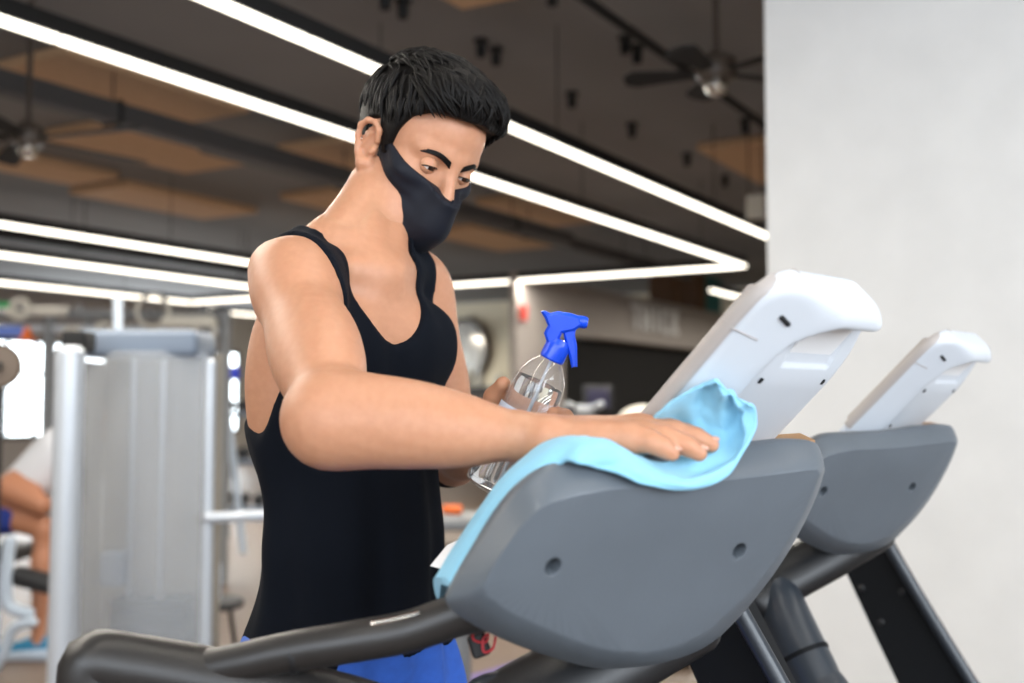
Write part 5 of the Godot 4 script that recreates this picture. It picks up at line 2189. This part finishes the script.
	part(t, "screen_frame", rbox(Vector3(0.26, 0.22, 0.04), 0.012, Vector3(0, tv.y, -0.005)).build(40), mats.weight_black)
	part(t, "screen_pole", tube(PackedVector3Array([Vector3(0, 0.0, -0.03), Vector3(0, tv.y, -0.03)]), 0.03, 12).build(), mats.weight_black)
	part(t, "screen_foot", lathe([[0.25, 0.0], [0.25, 0.02], [0.05, 0.05]], 20).build(), mats.weight_black)
	var gm := P(584, 425, 8.5)
	var g := thing("stationary_bike", "grey stationary bike before the dark opening", "exercise bike", at(Vector3(gm.x, 0, gm.z)))
	part(g, "handlebar", tube(smooth_path([Vector3(-0.13, gm.y + 0.16, 0.1), Vector3(-0.06, gm.y + 0.13, 0), Vector3(0.06, gm.y + 0.13, 0), Vector3(0.13, gm.y + 0.16, 0.1)], 4), 0.025, 10).build(), mats.silver_paint)
	part(g, "console", rbox(Vector3(0.16, 0.13, 0.06), 0.02, Vector3(0, gm.y + 0.06, 0)).build(40), mats.mid_grey)
	part(g, "stem", tube(PackedVector3Array([Vector3(0, gm.y + 0.1, 0), Vector3(0.1, 0.5, -0.2)]), 0.04, 12).build(), mats.mid_grey)
	part(g, "body_cover", rbox(Vector3(0.3, 0.6, 0.8), 0.08, Vector3(0.1, 0.3, -0.3)).build(40), mats.mid_grey)
	part(g, "saddle", rbox(Vector3(0.22, 0.08, 0.28), 0.035, Vector3(0.1, 1.0, -0.6)).build(40), mats.weight_black)
	part(g, "saddle_post", tube(PackedVector3Array([Vector3(0.1, 0.4, -0.5), Vector3(0.1, 1.0, -0.6)]), 0.03, 10).build(), mats.silver_paint)
	# pale rounded machine cover peeping over the towel
	var pc := P(640, 425, 6.5)
	var c := thing("cross_trainer", "pale rounded cross trainer cover behind the white display", "gym machine", at(Vector3(pc.x, 0, pc.z)))
	part(c, "front_cover", sphere(Vector3(0.17, 0.14, 0.25), Vector3(0.02, pc.y - 0.02, 0), 24).build(60), mats.pale_cover)
	part(c, "cover_stripe", rbox(Vector3(0.03, 0.2, 0.05), 0.012, Vector3(-0.02, pc.y - 0.03, 0.235)).build(40), mats.label_white)
	part(c, "column", tube(PackedVector3Array([Vector3(0, 0.1, -0.05), Vector3(0.02, pc.y - 0.05, 0)]), 0.07, 14).build(), mats.mid_grey)
	part(c, "base_frame", rbox(Vector3(0.5, 0.1, 1.3), 0.03, Vector3(0, 0.05, -0.3)).build(40), mats.weight_black)
	for s in [-1.0, 1.0]:
		part(c, "arm_lever", tube(smooth_path([Vector3(s * 0.2, 0.4, 0), Vector3(s * 0.22, 0.9, 0.05), Vector3(s * 0.2, pc.y - 0.08, 0.1)], 4), 0.022, 10).build(), mats.weight_black)
	# orange roller and grey bench seen between tank top and towel
	var rp := P(452, 517, 5.3)
	var bn := thing("bench", "grey bench with an orange roller beside the man's hip", "bench", at(Vector3(rp.x, 0, rp.z)))
	part(bn, "bench_pad", rbox(Vector3(0.34, 0.07, 0.9), 0.03, Vector3(0.05, rp.y - 0.09, 0)).build(40), mats.plate_brown)
	part(bn, "backrest", rbox(Vector3(0.26, 0.06, 0.4), 0.025, Vector3(0.04, rp.y - 0.03, -0.12)).build(40), mats.mid_grey)
	for s in [-0.32, 0.32]:
		part(bn, "leg", rbox(Vector3(0.06, rp.y - 0.1, 0.06), 0.012, Vector3(0.05, (rp.y - 0.1) / 2, s)).build(40), mats.mid_grey)
	single("foam_roller", tube(PackedVector3Array([rp + Vector3(-0.04, 0.025, -0.12), rp + Vector3(0.03, 0.024, -0.12)]), 0.024, 16).build(40), mats.orange, Transform3D(), "orange foam roller lying on the grey bench", "foam roller")
